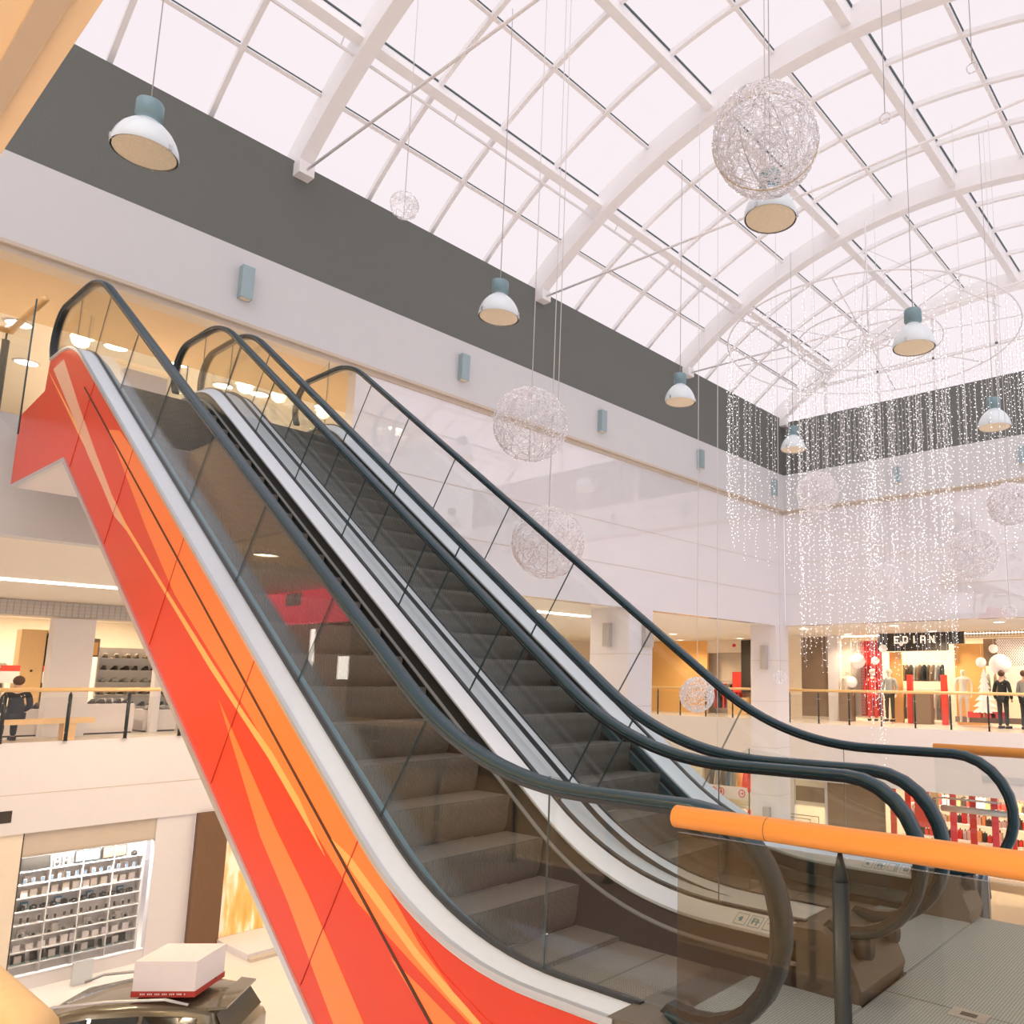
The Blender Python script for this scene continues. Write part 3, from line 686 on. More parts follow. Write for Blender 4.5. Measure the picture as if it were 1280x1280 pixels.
wire_ball('largest wire ball, hanging from the roof rib above the dome lamp', -3.42, 5.74, 6.45, .5, 340, ring=True, wr=.0035)
wire_ball('small silvery wire ball hanging just above the grey west band', -7.59, 4.61, 6.84, .16, 60)
wire_ball('upper of the two big wire balls before the glossy white wall', -6.65, 5.82, 4.34, .43, 230, wr=.003)
wire_ball('lower big wire ball behind the escalator handrail, before the glossy wall', -6.6, 6.11, 2.99, .42, 230, wr=.0024)
wire_ball('dense wire ball hanging at level one, crossed by the far handrail', -7.17, 9.84, 1.2, .27, 150, wr=.004)
wire_ball('tiny wire ball in front of the corner pillar', -7.15, 12.36, 1.48, .12, 50)
wire_ball('pale wire ball left of centre inside the light curtain', -6.79, 13.24, 5.03, .40, 180, wr=.004)
wire_ball('lowest wire ball at the foot of the light curtain', -5.89, 14.25, 3.33, .34, 150, wr=.004)
wire_ball('large wire ball right of the light curtain', -3.91, 13.19, 3.56, .42, 200, wr=.0045)
wire_ball('dense wire ball at the right frame edge, beside the light curtain', -3.35, 13.46, 4.38, .36, 220, wr=.005)
wire_ball('tiny wire ball hanging low at the right edge above the far shops', -3.5, 13.68, 2.6, .12, 50)
for l, x, y, z in (('small wire ring hanging on a long cord right of the largest ball', -2.35, 6.0, 6.35), ('smaller wire ring on a cord near the right frame edge', -1.75, 6.6, 6.95)):
    t = thing('wire_ring', l, 'ornament', (x, y, z)); rnd = random.Random(3)
    b = MB()
    for k in range(3): b.tube([(.05*cos(2*pi*i/20)+rnd.uniform(-.006, .006), rnd.uniform(-.01, .01), .05*sin(2*pi*i/20)+rnd.uniform(-.006, .006)) for i in range(20)], .003, 'wire', 4, closed=True)
    b.build('ring', t)
    MB().tube([(0, 0, .05), (0, 0, 11.4-z)], .004, 'darkcord', 5).build('cord', t)
# loose cords beside the upper big ball
for k, (x, y) in enumerate(((-6.5, 6.1),)):
    tag(MB().tube([(x, y, 4.7), (x, y, 11.4)], .005, 'cord', 6).build('cord'), 'white cord hanging just right of the upper big wire ball', 'cord')
tag(MB().tube([(-6.9, 10.0, -1.0), (-6.9, 10.0, 11.4)], .005, 'cord', 6).build('cord'), 'long white cord hanging in front of the third lamp down to level one', 'cord')

# ------------------------------------------------------------------ light curtain
t = thing('light_curtain', 'round hanging curtain of white light strings below a wire ring', 'light decoration', (-6.53, 15.28, 8.76))
def ringpts(r, z=0, n=64): return [(r*cos(2*pi*i/n), r*sin(2*pi*i/n), z) for i in range(n)]
RR = 3.08
for r in (RR, 1.55, .45):
    MB().tube(ringpts(r), .016, 'wire', 6, closed=True).build('ring', t)
for k in range(8):
    a = 2*pi*k/8+.2; MB().tube([(.3*cos(a), .3*sin(a), .0), (RR*cos(a), RR*sin(a), 0)], .012, 'wire', 5).build('spoke', t)
MB().lathe([(.02, .12), (.12, .08), (.14, 0), (.12, -.05), (.02, -.08)], 'wire', n=16).build('hub', t)
for k in range(3):
    a = 2*pi*k/3; MB().tube([(RR*.9*cos(a), RR*.9*sin(a), 0), (0, 0, 2.2)], .006, 'cord', 5).build('suspension_cable', t)
MB().tube([(0, 0, 0), (0, 0, 2.9)], .02, 'wire', 6).build('suspension_cable', t)
OCT = [(0,2,4),(2,1,4),(1,3,4),(3,0,4),(2,0,5),(1,2,5),(3,1,5),(0,3,5)]
def strand(mb, x, y, z0, z1, rnd, step=.09, bs=.0048):
    z = z0; pts = [(x, y, z0)]
    mb.tube([(x, y, z0), (x, y, z1)], .003, 'cord', 3, smooth=False)
    while z > z1:
        z -= step*rnd.uniform(.7, 1.3); a = rnd.uniform(0, 6.28); d = .028
        cx, cy = x+d*cos(a), y+d*sin(a); q = bs*rnd.uniform(.8, 1.3)
        mb.add([(cx+u*q, cy+v*q, z+w_*q*1.3) for u, v, w_ in ((1,0,0),(-1,0,0),(0,1,0),(0,-1,0),(0,0,1),(0,0,-1))], OCT, 'bulb')
rnd = random.Random(11)
ns = 0
for k in range(60):
    a = 2*pi*(k+rnd.uniform(-.3, .3))/60
    b = MB(); strand(b, RR*cos(a), RR*sin(a), 0, -4.1+rnd.uniform(-.5, .5), rnd); b.build('light_strand', t)
for k in range(40):
    a = 2*pi*(k+rnd.uniform(-.3, .3))/40
    b = MB(); strand(b, 1.55*cos(a), 1.55*sin(a), 0, -6.8+rnd.uniform(-.3, .4), rnd, .135); b.build('light_strand', t)
b = MB()
for k in range(8):
    a = rnd.uniform(0, 2*pi); r = rnd.uniform(.05, .4); strand(b, r*cos(a), r*sin(a), 0, rnd.uniform(-9.2, -7.6), rnd, .12)
for k in range(45):
    a = rnd.uniform(0, 2*pi); r = rnd.uniform(.5, 3.0)
    strand(b, r*cos(a), r*sin(a), 0, -4.2-(3.0-r)*1.0+rnd.uniform(-.6, .6), rnd, .12)
o = b.build('light_strand', t); o['kind'] = 'stuff'

# ------------------------------------------------------------------ wall lights
def sconce(label, c, d, ax, mm='sconce'):
    t = thing('wall_light', label, 'wall light', c)
    w_, dp, h = d
    b = MB()
    if ax == 'x': b.box((0, -w_/2, -h/2), (dp, w_/2, h/2), mm).box((dp*.15, -w_*.4, -h/2-.004), (dp*.85, w_*.4, -h/2), 'lens')
    else: b.box((-w_/2, -dp, -h/2), (w_/2, 0, h/2), mm).box((-w_*.4, -dp*.85, -h/2-.004), (w_*.4, -dp*.15, -h/2), 'lens')
    b.build('housing', t)
    return t
wl = ['nearest the camera', 'second from the camera', 'third from the camera', 'fourth, left of the light curtain', 'farthest, in the corner behind the light curtain']
for k, y in enumerate((4.62, 8.55, 12.36, 16.17, 20.0)):
    sconce('blue grey wall light on the west fascia, '+wl[k], (XW+.04, y, 7.2), (.17, .13, .50), 'x')
for k, x in enumerate((-8.1, -4.75)):
    sconce('blue grey box wall light on the north fascia, '+['behind the light curtain', 'at the right frame edge'][k], (x, YN-.04, 7.17), (.17, .13, .45), 'y')
sconce('grey box wall light on the east face of the middle pillar', (XW-.02, 14.15, 2.45), (.3, .12, .55), 'x', 'sconcegrey')
sconce('grey box wall light on the south face of the middle pillar', (-12.45, 13.55, 2.45), (.2, .12, .55), 'y', 'sconcegrey')
sconce('grey box wall light on the corner pillar at level one', (-12.2, 20.2, 2.1), (.2, .12, .7), 'y', 'sconcegrey')
sconce('grey box wall light low on the corner pillar in the lower hall', (-12.15, 20.2, -2.55), (.22, .12, .65), 'y', 'sconcegrey')

# ------------------------------------------------------------------ ceiling lights (they give light)
def downlight(label, x, y, z, grp, e=14, r=.16, col=(1, .80, .56)):
    t = thing('downlight', label, 'ceiling light', (x, y, z), group=grp)
    MB().lathe([(r*1.2, 0), (r*1.2, -.02), (r, -.025)], 'white', n=18).build('trim_ring', t)
    MB().lathe([(r, -.012), (.01, -.013)], 'downlight', n=18, capt=True).build('lens', t)
    if e:
        l = D.lights.new('downlight_lamp', 'SPOT'); l.energy = e; l.color = col; l.spot_size = radians(150); l.spot_blend = .6; l.shadow_soft_size = .12
        lo = D.objects.new('downlight_lamp', l); C.objects.link(lo); lo.parent = t; lo.location = (0, 0, -.06)
    return t
for i, (x, y) in enumerate([(-14.8, 2.7), (-14.6, 3.9), (-14.5, 4.8), (-15.0, 5.7), (-14.9, 6.3), (-16.6, 3.2), (-16.4, 4.9), (-16.8, 6.4), (-18.6, 5.2), (-18.8, 3.0), (-20.8, 4.2), (-20.5, 6.0), (-18.2, 6.2), (-14.6, 7.4), (-16.0, 8.2), (-17.5, 9.2), (-14.6, 1.2)]):
    downlight('round recessed downlight glowing in the level two ceiling', x, y, 6.72, 'level two downlights', 330 if i % 2 == 0 else 0)
for i, (x, y) in enumerate([(-16, 5), (-19, 7), (-16, 9.5), (-19, 11.5), (-16, 14), (-20, 16.5), (-15, 18), (-23, 6), (-23, 3), (-23, 20), (-17.5, 22.5), (-21, 23)]):
    downlight('round recessed downlight in the level one ceiling west of the atrium', x, y, ZC1-.02, 'level one west downlights', 230)
for i, (x, y) in enumerate([(-12, 22.3), (-9, 22.3), (-6, 22.3), (-3, 22.3), (-17, 26.2), (-20, 26.2), (-12, 25.5), (-9, 25.5), (-6, 25.5)]):
    downlight('round recessed downlight in the level one ceiling on the north side', x, y, ZC1-.02, 'level one north downlights', 200)
for i, (x, y) in enumerate([(-15.5, -4.6), (-14.0, -4.6), (-11, -.3), (-8.5, -.3), (-6, -.3), (-3.5, -.3), (-1.2, -.6), (.6, -.6), (-12.2, -1.8), (-9, -1.8)]):  # unseen lamps, added to light the escalator cladding and the slab
    downlight('added round downlight, unseen in the south walkway ceiling', x, y, ZC1, 'added south walkway downlights', 210 if x < -2 else 80)
def strip_light(label, a, b_, e=120, col=(1, .8, .55)):
    t = thing('strip_light', label, 'ceiling light', ((a[0]+b_[0])/2, (a[1]+b_[1])/2, a[2]))
    dx, dy = abs(b_[0]-a[0])/2, abs(b_[1]-a[1])/2
    MB().box((-dx, -dy, -.03), (dx, dy, 0), 'strip').build('diffuser', t)
    l = D.lights.new('strip_lamp', 'AREA'); l.shape = 'RECTANGLE'; l.size = 2*dx; l.size_y = 2*dy; l.energy = e; l.color = col
    lo = D.objects.new('strip_lamp', l); C.objects.link(lo); lo.parent = t; lo.location = (0, 0, -.035)
    return t
strip_light('long white strip light in the level one ceiling at the left frame edge', (-17.6, 3.2, ZC1-.025), (-17.45, 6.0, ZC1-.025))
strip_light('long white strip light in the ceiling left of the middle pillar', (-14.6, 11.0, ZC1-.025), (-14.45, 15.0, ZC1-.025))
strip_light('strip light inside the shoe shop', (-28, 3, ZC1-.03), (-27.7, 10, ZC1-.03), 260)
strip_light('strip light inside the far north shops', (-14, 26.9, ZC1-.03), (-4, 27.1, ZC1-.03), 300)
strip_light('strip light inside the lower north shops', (-17, 26.0, -1.87), (-4, 26.2, -1.87), 420)
strip_light('strip light inside the gadget shop', (-22.6, 4.5, -1.9), (-22.4, 8, -1.9), 160, (1, .93, .85))
for i, (x, y) in enumerate([(-18.5, -1), (-16, -1), (-13, -.6), (-10, -.6), (-7, -.6), (-4, -.8)]):
    downlight('downlight in the lower hall ceiling under the south walkway', x, min(y, -.6), -.505, 'lower hall downlights', 190, col=(1, .90, .80))

# ================================================================== PEOPLE
def skinned(name, parent, chains, m, sub=1):
    """chains: list of point lists [(x,y,z,r)...]; the first point of later chains starts at the index of an existing point"""
    vs = []; es = []; rs = []
    for ch in chains:
        prev = None
        for p in ch:
            if isinstance(p, int): prev = p; continue
            vs.append(p[:3]); rs.append(p[3]); i = len(vs)-1
            if prev is not None: es.append((prev, i))
            prev = i
    me = D.meshes.new(name); me.from_pydata(vs, es, []); me.materials.append(M[m])
    o = D.objects.new(name, me); C.objects.link(o); o.parent = parent
    sk = o.modifiers.new('Skin', 'SKIN'); sk.use_smooth_shade = True
    for i, r in enumerate(rs):
        v = me.skin_vertices[0].data[i]; rr = r if isinstance(r, tuple) else (r, r); v.radius = rr; v.use_root = (i == 0)
    ss = o.modifiers.new('Subdivision', 'SUBSURF'); ss.levels = sub; ss.render_levels = sub
    return o
def person(label, x, y, z, rz, coat='darkcloth', legs='darkcloth', hair='hair', pose='stand', skin='skin', group=None, bare=False, cat='person', name='person'):
    t = thing(name, label, cat, (x, y, z), rz, group)     # faces local -y
    if pose == 'stand':
        hip, kn, an = .92, .50, .08
        legsL = lambda s: [(s*.10, 0, hip-.02, .085), (s*.105, -.01, kn, .058), (s*.11, .01, an, .042), (s*.115, -.12, .035, .035)]
        arm = lambda s: [(s*.19, 0, 1.42, .055), (s*.26, .02, 1.14, .043), (s*.25, -.08, .90, .032), (s*.24, -.12, .80, .028)]
        tz = 0
    else:
        hip = .50
        legsL = lambda s: [(s*.10, 0, hip, .09), (s*.11, -.44, .48, .062), (s*.11, -.42, .08, .042), (s*.115, -.54, .04, .035)]
        arm = lambda s: [(s*.19, .02, 1.0, .055), (s*.25, .0, .74, .043), (s*.17, -.24, .62, .032), (s*.12, -.33, .60, .028)]
        tz = -.42
    H_ = lambda zz: zz+tz
    body = [[(0, 0, hip+.0, (.13, .095)), (0, 0, H_(1.08), (.125, .09)), (0, .0, H_(1.30), (.15, .10)), (0, .01, H_(1.43), (.12, .075)), (0, .0, H_(1.50), .05), (0, -.01, H_(1.57), .06), (0, -.02, H_(1.66), (.085, .095)), (0, -.01, H_(1.73), .06)]]
    for s in (-1, 1): body.append([0]+legsL(s)); body.append([3]+arm(s))
    for s in (-1, 1):       # fingers
        hx, hy, hz, _ = arm(s)[-1]
        base = None
        for k in range(4): body.append([(hx+s*(-.02+.0133*k)*.4, hy+.02-.014*k, hz, .009), (hx, hy+.015-.014*k, hz-.05, .008), (hx-s*.01, hy-.005-.012*k, hz-.085+.006*abs(k-1), .007)])
        body.append([(hx, hy-.02, hz+.01, .011), (hx-s*.01, hy-.055, hz-.03, .009)])
    b = skinned('body', t, body, 'cream' if bare else skin)
    if bare: return t
    f = MB().sphere((0, -.115, H_(1.655)), .016, skin, 8, 5)
    for s in (-1, 1): f.sphere((s*.03, -.105, H_(1.68)), .009, 'darkcloth', 8, 5)
    f.box((-.025, -.112, H_(1.613)), (.025, -.10, H_(1.62)), 'redcloth')
    f.build('face', t)
    cz = hip-.12 if pose == 'stand' else hip+.02
    cch = [[(0, .0, cz, (.175, .13)), (0, .0, H_(1.08), (.16, .12)), (0, .0, H_(1.30), (.17, .12)), (0, .005, H_(1.44), (.13, .09)), (0, .0, H_(1.50), .07)]]
    for s in (-1, 1): cch.append([3]+[(a, b_, c, r+.02) for a, b_, c, r in arm(s)[:3]])
    skinned('coat', t, cch, coat)
    skinned('trousers', t, [[(0, 0, hip, (.14, .11))]]+[[0]+[(a, b_, c, r+.016) for a, b_, c, r in legsL(s)[:3]] for s in (-1, 1)], legs)
    h = MB().sphere((0, .012, H_(1.70)), .105, hair, 14, 8).build('hair', t)
    sh = MB()
    for s in (-1, 1):
        a, b_, c, _ = legsL(s)[3]; sh.cbox((a, b_+.03, .045), (.09, .27, .07), 'darkcloth')
    sh.build('shoes', t)
    return t
# bench and seated person, west gallery
t = thing('bench', 'long pale wooden bench behind the west gallery railing', 'bench', (-21.3, 5.15, 0), radians(90))
MB().box((-.95, -.2, .36), (.95, .2, .47), 'woodpale').build('seat', t)
for x in (-.8, .45):
    MB().box((x-.05, -.17, 0), (x+.17, .17, .36), 'woodpale').build('leg', t)
person('person in a dark coat sitting on the wooden bench', -21.33, 4.72, 0, radians(-90), pose='sit')
person('person in a long black coat standing before the far shop windows', -6.9, 25.6, 0, radians(170))
person('person in dark clothes cut off by the right frame edge', -6.24, 25.6, 0, radians(150), coat='greycloth')
person('person in a red jacket in the lower hall behind the far handrail', -8.4, 23.6, ZL, radians(60), coat='redcloth')
person('person in a cream top bending towards goods in the lower hall', -9.15, 23.9, ZL, radians(-60), coat='cream', legs='jeans')

# ================================================================== SHOE SHOP (west, level one)
b = MB().box((-22.5, 3.0, 2.70), (-22.3, 12.0, ZC1-.02), 'shoplit')
tag(b.build('trim_5'), 'cream lintel above the shoe shop entrance', 'trim', kind='structure')
t = thing('grille', 'beige roller grille box across the shoe shop entrance', 'grille', (-22.28, 7.5, 2.90))
b = MB()
for i in range(5): b.box((0, -4.4, -.16+i*.08), (.02, 4.4, -.15+i*.08), 'ledge')
for i in range(74): b.box((0, -4.4+i*.12, -.16), (.022, -4.388+i*.12, .165), 'ledge')
b.build('bars', t)
MB().box((-.02, -4.4, -.17), (-.001, 4.4, .17), 'fascia').build('back_panel', t)
tag(MB().box((-22.6, 5.43, 0), (-22.2, 6.22, 2.70), 'white').build('pillar'), 'plain white square pillar in the shoe shop front', 'pillar', kind='structure')
tag(MB().box((-22.6, 7.62, 0), (-22.35, 7.78, 2.70), 'white').build('pillar'), 'narrow white post in the shoe shop front beside the red cladding', 'pillar', kind='structure')
t = thing('wardrobe', 'tall yellow wood cabinet with one knob inside the shoe shop', 'cabinet', (-26.0, 5.95, 0))
MB().box((-.5, -.26, 0), (0, .26, 2.58), 'woodpale').build('body', t)
MB().box((0, -.25, .1), (.02, .24, 2.55), 'woodpale').build('door', t); MB().sphere((.04, .02, 1.5), .03, 'dark', 10, 6).build('knob', t)
t = thing('wardrobe', 'open yellow cabinet with dark hanging bags inside the shoe shop', 'cabinet', (-26.0, 6.38, 0))
MB().box((-.5, -.16, 0), (-.45, .2, 2.58), 'brown').box((-.5, -.16, 2.5), (0, .2, 2.58), 'woodpale').box((-.5, .12, 0), (0, .2, 2.58), 'woodpale').build('body', t)
MB().box((-.4, -.1, 1.2), (-.1, .08, 2.4), 'greycloth').build('garment_bag', t)
def plinth(label, x, y, sx, sy, h):
    t = thing('display_plinth', label, 'display stand', (x, y, 0)); MB().box((-sx/2, -sy/2, .04), (sx/2, sy/2, h), 'boxwhite').build('body', t); MB().box((-sx/2+.02, -sy/2+.02, 0), (sx/2-.02, sy/2-.02, .04), 'dark').build('base', t); return t
plinth('low white display plinth with shoes right behind the railing', -23.0, 6.75, .8, 1.15, .72)
plinth('white display plinth beside the narrow shop post', -23.1, 7.95, .8, .75, .55)
plinth('long low white display plinth behind the wooden bench', -23.2, 5.0, .8, 1.5, .62)
def shoe_mesh(m1):
    b = MB(); pr = [(-.13, .045, .035), (-.09, .085, .04), (-.04, .075, .036), (.02, .05, .038), (.08, .032, .042), (.125, .02, .03)]
    vs = []
    for y, h, w_ in pr: vs += [(-w_, y, .012), (w_, y, .012), (w_*.7, y, h+.012), (-w_*.7, y, h+.012)]
    fs = [(0, 1, 2, 3), (20, 23, 22, 21)]
    for i in range(5):
        p = i*4; fs += [(p, p+4, p+5, p+1), (p+1, p+5, p+6, p+2), (p+2, p+6, p+7, p+3), (p+3, p+7, p+4, p)]
    b.add(vs, fs, m1, True); b.box((-.042, -.135, 0), (.042, .13, .014), 'dark'); return b
def shoe(label, m1, grp): 
    o = shoe_mesh(m1).build('shoe'); return tag(o, label, 'shoe', grp)
def shoe_row(label, grp, mm, x, y0, y1, z, n, rz=pi/2, sc=1.2):
    o = None
    for i in range(n):
        o = shoe(label, mm, grp) if o is None else o
        c = o if i == 0 else o.copy()
        if i: C.objects.link(c)
        c.location = (x, y0+(y1-y0)*i/max(1, n-1), z); c.rotation_euler = (0, 0, rz+.15*(i % 3-1)); c.scale = (sc,)*3
shoe_row('dark shoe on the low plinth behind the railing', 'dark shoes on the low plinth', 'dark', -22.85, 6.3, 7.2, .72, 6)
shoe_row('white trainer on the low plinth behind the railing', 'white trainers on the low plinth', 'boxwhite', -23.1, 6.35, 7.15, .72, 5)
shoe_row('grey shoe on the plinth beside the narrow post', 'grey shoes by the narrow post', 'greycloth', -22.95, 7.7, 8.2, .55, 4)
shoe_row('dark boot on the long plinth behind the bench', 'dark boots behind the bench', 'dark', -23.1, 4.4, 5.65, .62, 9, sc=1.5)
def shelf_unit(label, x, y0, y1, zs, depth=.35, back=True, m='shelfwhite'):
    t = thing('shelf_unit', label, 'shelf', (x, (y0+y1)/2, 0)); L = (y1-y0)/2
    for s in (-1, 1): MB().box((-depth, s*L-.02, 0), (0, s*L+.02, zs[-1]+.3), m).build('side_panel', t)
    for z in zs: MB().box((-depth, -L+.02, z-.02), (0, L-.02, z), m).build('shelf', t)
    if back: MB().box((-depth-.02, -L, 0), (-depth, L, zs[-1]+.3), m).build('back_panel', t)
    return t
shelf_unit('white wall shelf full of shoes right of the white pillar', -27.0, 7.7, 10.2, [.5, .85, 1.2, 1.55, 1.9])
rown = ['bottom', 'second', 'middle', 'fourth', 'top']
for i, z in enumerate([.5, .85, 1.2, 1.55, 1.9]):
    shoe_row('dark shoe on the %s board of the white wall shelf' % rown[i], 'shoes on the %s board' % rown[i], ['dark', 'brown', 'greycloth', 'dark', 'brown'][i], -27.15, 7.9, 10.0, z, 9, sc=1.35)
shelf_unit('white shelf with boots at the left frame edge behind the bench', -26.5, 4.2, 5.55, [.6, 1.0, 1.4])
for i, z in enumerate([.6, 1.0, 1.4]):
    shoe_row('dark boot on the %s board of the left shelf' % ['bottom', 'middle', 'top'][i], 'boots on the %s board of the left shelf' % ['bottom', 'middle', 'top'][i], 'dark', -26.65, 4.35, 5.4, z, 6, sc=1.7)
t = thing('shelf_unit', 'tall brown box shelf beside the white pillar', 'shelf', (-26.0, 7.0, 0))
MB().box((-.3, -.28, 1.9), (0, .42, 2.4), 'brown').build('crate_shelf', t)
for k in range(4): MB().box((.0, -.26+k*.17, 1.95), (.01, -.13+k*.17, 2.3), 'amber').build('box_front', t)
MB().box((-.3, -.28, 0), (0, .2, 1.9), 'cream').build('cabinet', t); MB().box((0, -.2, 1.2), (.01, -.1, 1.7), 'dark').build('garment', t)
for i, (y, z) in enumerate(((4.98, 1.32), (5.72, 1.32))):
    x = -23.9 if i == 0 else -24.6
    y = (5.1, 6.07)[i]
    t = thing('price_sign', ['red and white price card at the left frame edge in the shoe shop', 'red and white price card in front of the yellow cabinet'][i], 'sign', (x, y, 0))
    MB().tube([(0, 0, 0), (0, 0, 1.2)], .015, 'steel', 8).build('stand', t); MB().box((-.01, -.18, 1.2), (.01, .18, 1.48), 'boxwhite').box((-.011, -.18, 1.48), (.011, .18, 1.62), 'redcloth').build('card', t)
    MB().lathe([(.13, 0), (.13, .02)], 'steel', n=16, capb=True, capt=True).build('base', t)
# small dark vent in the west slab edge
tag(MB().box((-20.905, 4.35, -1.60), (-20.89, 4.80, -1.36), 'dark').build('vent'), 'small dark vent in the slab edge at the left frame border', 'vent')

# red fronted shop on the south walkway (seen as a reflection in the escalator glass)
M['red_glow'] = mat('red_fascia_added_glow', (.9, .08, .12), .4, emit=2.2)  # glow added to the fascia so its reflection in the glass brightens
for k, (xa, xb_) in enumerate(((-8.6, -6.2), (-5.8, -3.4), (-3.0, -.6))):
    tag(MB().box((xa, -3.0, .5), (xb_, -2.95, 2.6), 'glowpanel').build('added_glow_panel'), ['added unseen glow panel on the south walkway, west end', 'added unseen glow panel on the south walkway, middle', 'added unseen glow panel on the south walkway, behind the camera'][k], 'glow panel')  # unseen glowing panels, added to light the red cladding
t = thing('shop_fascia', 'bright red fascia with added glow above the dark shop on the south walkway', 'shop sign', (-15.3, -3.1, 2.45))
MB().box((-1.8, 0, 0), (1.8, .25, .62), 'red_glow').build('board', t); MB().box((-.3, .25, .35), (.3, .27, .6), 'boxwhite').build('plate', t)
for k, (x, z, w_, h) in enumerate(((-14.6, 1.6, .45, .45), (-15.9, 2.0, .16, .8), (-14.0, .9, .2, .6))):
    tag(MB().box((x-w_/2, -3.6, z-h/2), (x+w_/2, -3.58, z+h/2), ['strip', 'strip', 'pinkred'][k]).build('sign'), ['white lit panel inside the dark south shop', 'tall white lit panel inside the dark south shop', 'red panel at the side of the dark south shop'][k], 'sign')

# ================================================================== GADGET SHOP (lower storey, west)
t = thing('shop_window', 'large clear window of the gadget shop in the lower hall', 'window', (-20.97, 6.28, -3.3))
MB().box((-.01, -1.23, -1.45), (0, 1.22, 1.0), 'shopglass').build('pane', t)
MB().box((-.02, -1.235, -1.7), (.02, -1.215, 1.45), 'dark').build('frame_edge', t)
t = shelf_unit('large white shelf wall packed with gadgets behind the shop window', -21.35, 5.1, 7.45, [-4.6+.27*i for i in range(8)], .26, True)
t.location.z = 0
for ch in t.children:
    pass
for s_ in [c for c in t.children if c.name.startswith(('side_panel', 'back_panel'))]:
    me = s_.data
    for v in me.vertices:
        if v.co.z > -.01: v.co.z = -4.85 if v.co.z < .05 else v.co.z
for yy in (-.58, 0, .58): MB().box((-.25, yy-.008, -4.85), (-.0, yy+.008, -2.42), 'shelfwhite').build('divider', t)
strip_light('thin strip light added to brighten the gadget shelf', (-21.16, 5.15, -2.3), (-21.10, 7.4, -2.3), 110, (1, .97, .95))  # lamp added to brighten the goods on the shelf
rnd = random.Random(5)
def gadget(kind, m1):
    b = MB()
    if kind == 'phone': b.box((-.01, -.03, 0), (.0, .03, .13), 'boxwhite').box((0, -.024, .02), (.002, .024, .12), m1); 
    elif kind == 'camera': b.box((-.04, -.06, 0), (0, .06, .08), m1).tube([(0, 0, .04), (.04, 0, .04)], .028, 'dark', 12).box((-.03, -.03, .08), (-.005, .03, .1), m1)
    elif kind == 'gift_box': b.box((-.08, -.06, 0), (0, .06, .15), m1).box((.0, -.045, .03), (.002, .045, .12), 'boxwhite')
    elif kind == 'tablet': b.add([(-.05, -.1, 0), (-.05, .1, 0), (-.09, .1, .17), (-.09, -.1, .17)], [(0, 1, 2, 3)], 'dark').box((-.1, -.1, 0), (-.05, .1, .01), 'boxwhite')
    elif kind == 'speaker': b.box((-.1, -.06, 0), (0, .06, .2), 'boxwhite').tube([(0, 0, .06), (.004, 0, .06)], .04, 'dark', 14).tube([(0, 0, .14), (.004, 0, .14)], .028, 'dark', 14)
    elif kind == 'monitor': b.box((-.05, -.25, .02), (0, .25, .24), 'dark').box((-.08, -.08, 0), (0, .08, .02), 'dark').box((0, -.23, .04), (.002, .23, .225), m1)
    elif kind == 'laptop': b.box((-.1, -.12, 0), (.05, .12, .012), 'sconce').add([(-.1, -.12, .012), (-.1, .12, .012), (-.14, .12, .16), (-.14, -.12, .16)], [(0, 1, 2, 3)], 'dark')
    return b
M['screenblue'] = mat('screen_blue', (.16, .24, .32), .2, emit=.1); M['bluebox'] = mat('blue_box', (.08, .28, .45), .4)
rows = [('laptop', 'bottom', 'dark', 7), ('gift_box', 'second from bottom', 'boxwhite', 11), ('camera', 'third from bottom', 'greycloth', 9), ('phone', 'fourth from bottom', 'dark', 14), ('camera', 'fourth from top', 'dark', 12), ('gift_box', 'third from top', 'cream', 12), ('phone', 'second from top', 'screenblue', 14)]
for i, (kd, rn, m1, n) in enumerate(rows):
    z = -4.6+.27*i; src = None
    for j in range(n):
        y = 5.2+2.15*(j+.5)/n+rnd.uniform(-.02, .02)
        if src is None: src = gadget(kd, m1).build(kd); tag(src, '%s %s on the %s shelf of the gadget wall' % ({'greycloth': 'grey', 'dark': 'dark', 'boxwhite': 'white', 'cream': 'cream', 'screenblue': 'blue screened'}[m1], kd.replace('_', ' '), rn), kd.replace('_', ' '), '%ss on the %s gadget shelf' % (kd.replace('_', ' '), rn)); c = src
        else: c = src.copy(); C.objects.link(c)
        c.location = (-21.4-rnd.uniform(0, .04), y, z); c.scale = (1, 1, rnd.uniform(.8, 1.15))
    if i % 2 == 0:
        src = None
        for j in range(4):
            if src is None: src = gadget('gift_box', 'bluebox' if i == 4 else 'cream').build('gift_box'); tag(src, 'small %s carton between other goods on the %s shelf' % ('blue' if i == 4 else 'cream', rn), 'carton', 'cartons on the %s gadget shelf' % rn); c = src
            else: c = src.copy(); C.objects.link(c)
            c.location = (-21.5, 5.35+j*.58, z)
z = -4.6+.27*7
for k, (kd, y, m1, lb) in enumerate([('monitor', 5.42, 'dark', 'wide black screen at the left end of the top gadget shelf'), ('speaker', 5.80, 'dark', 'white speaker with two dark cones, left of its pair on the top shelf'), ('speaker', 5.96, 'dark', 'white speaker with two dark cones, right of its pair on the top shelf'),
    ('monitor', 6.35, 'screenblue', 'blue lit screen in the middle of the top gadget shelf'), ('monitor', 6.86, 'brown', 'brown picture screen on the top gadget shelf'), ('camera', 7.25, 'dark', 'large dark camera at the right end of the top shelf')]):
    o = gadget(kd, m1).build(kd); tag(o, lb, kd); o.location = (-21.38, y, z); o.scale = (1, .95, 1.15)
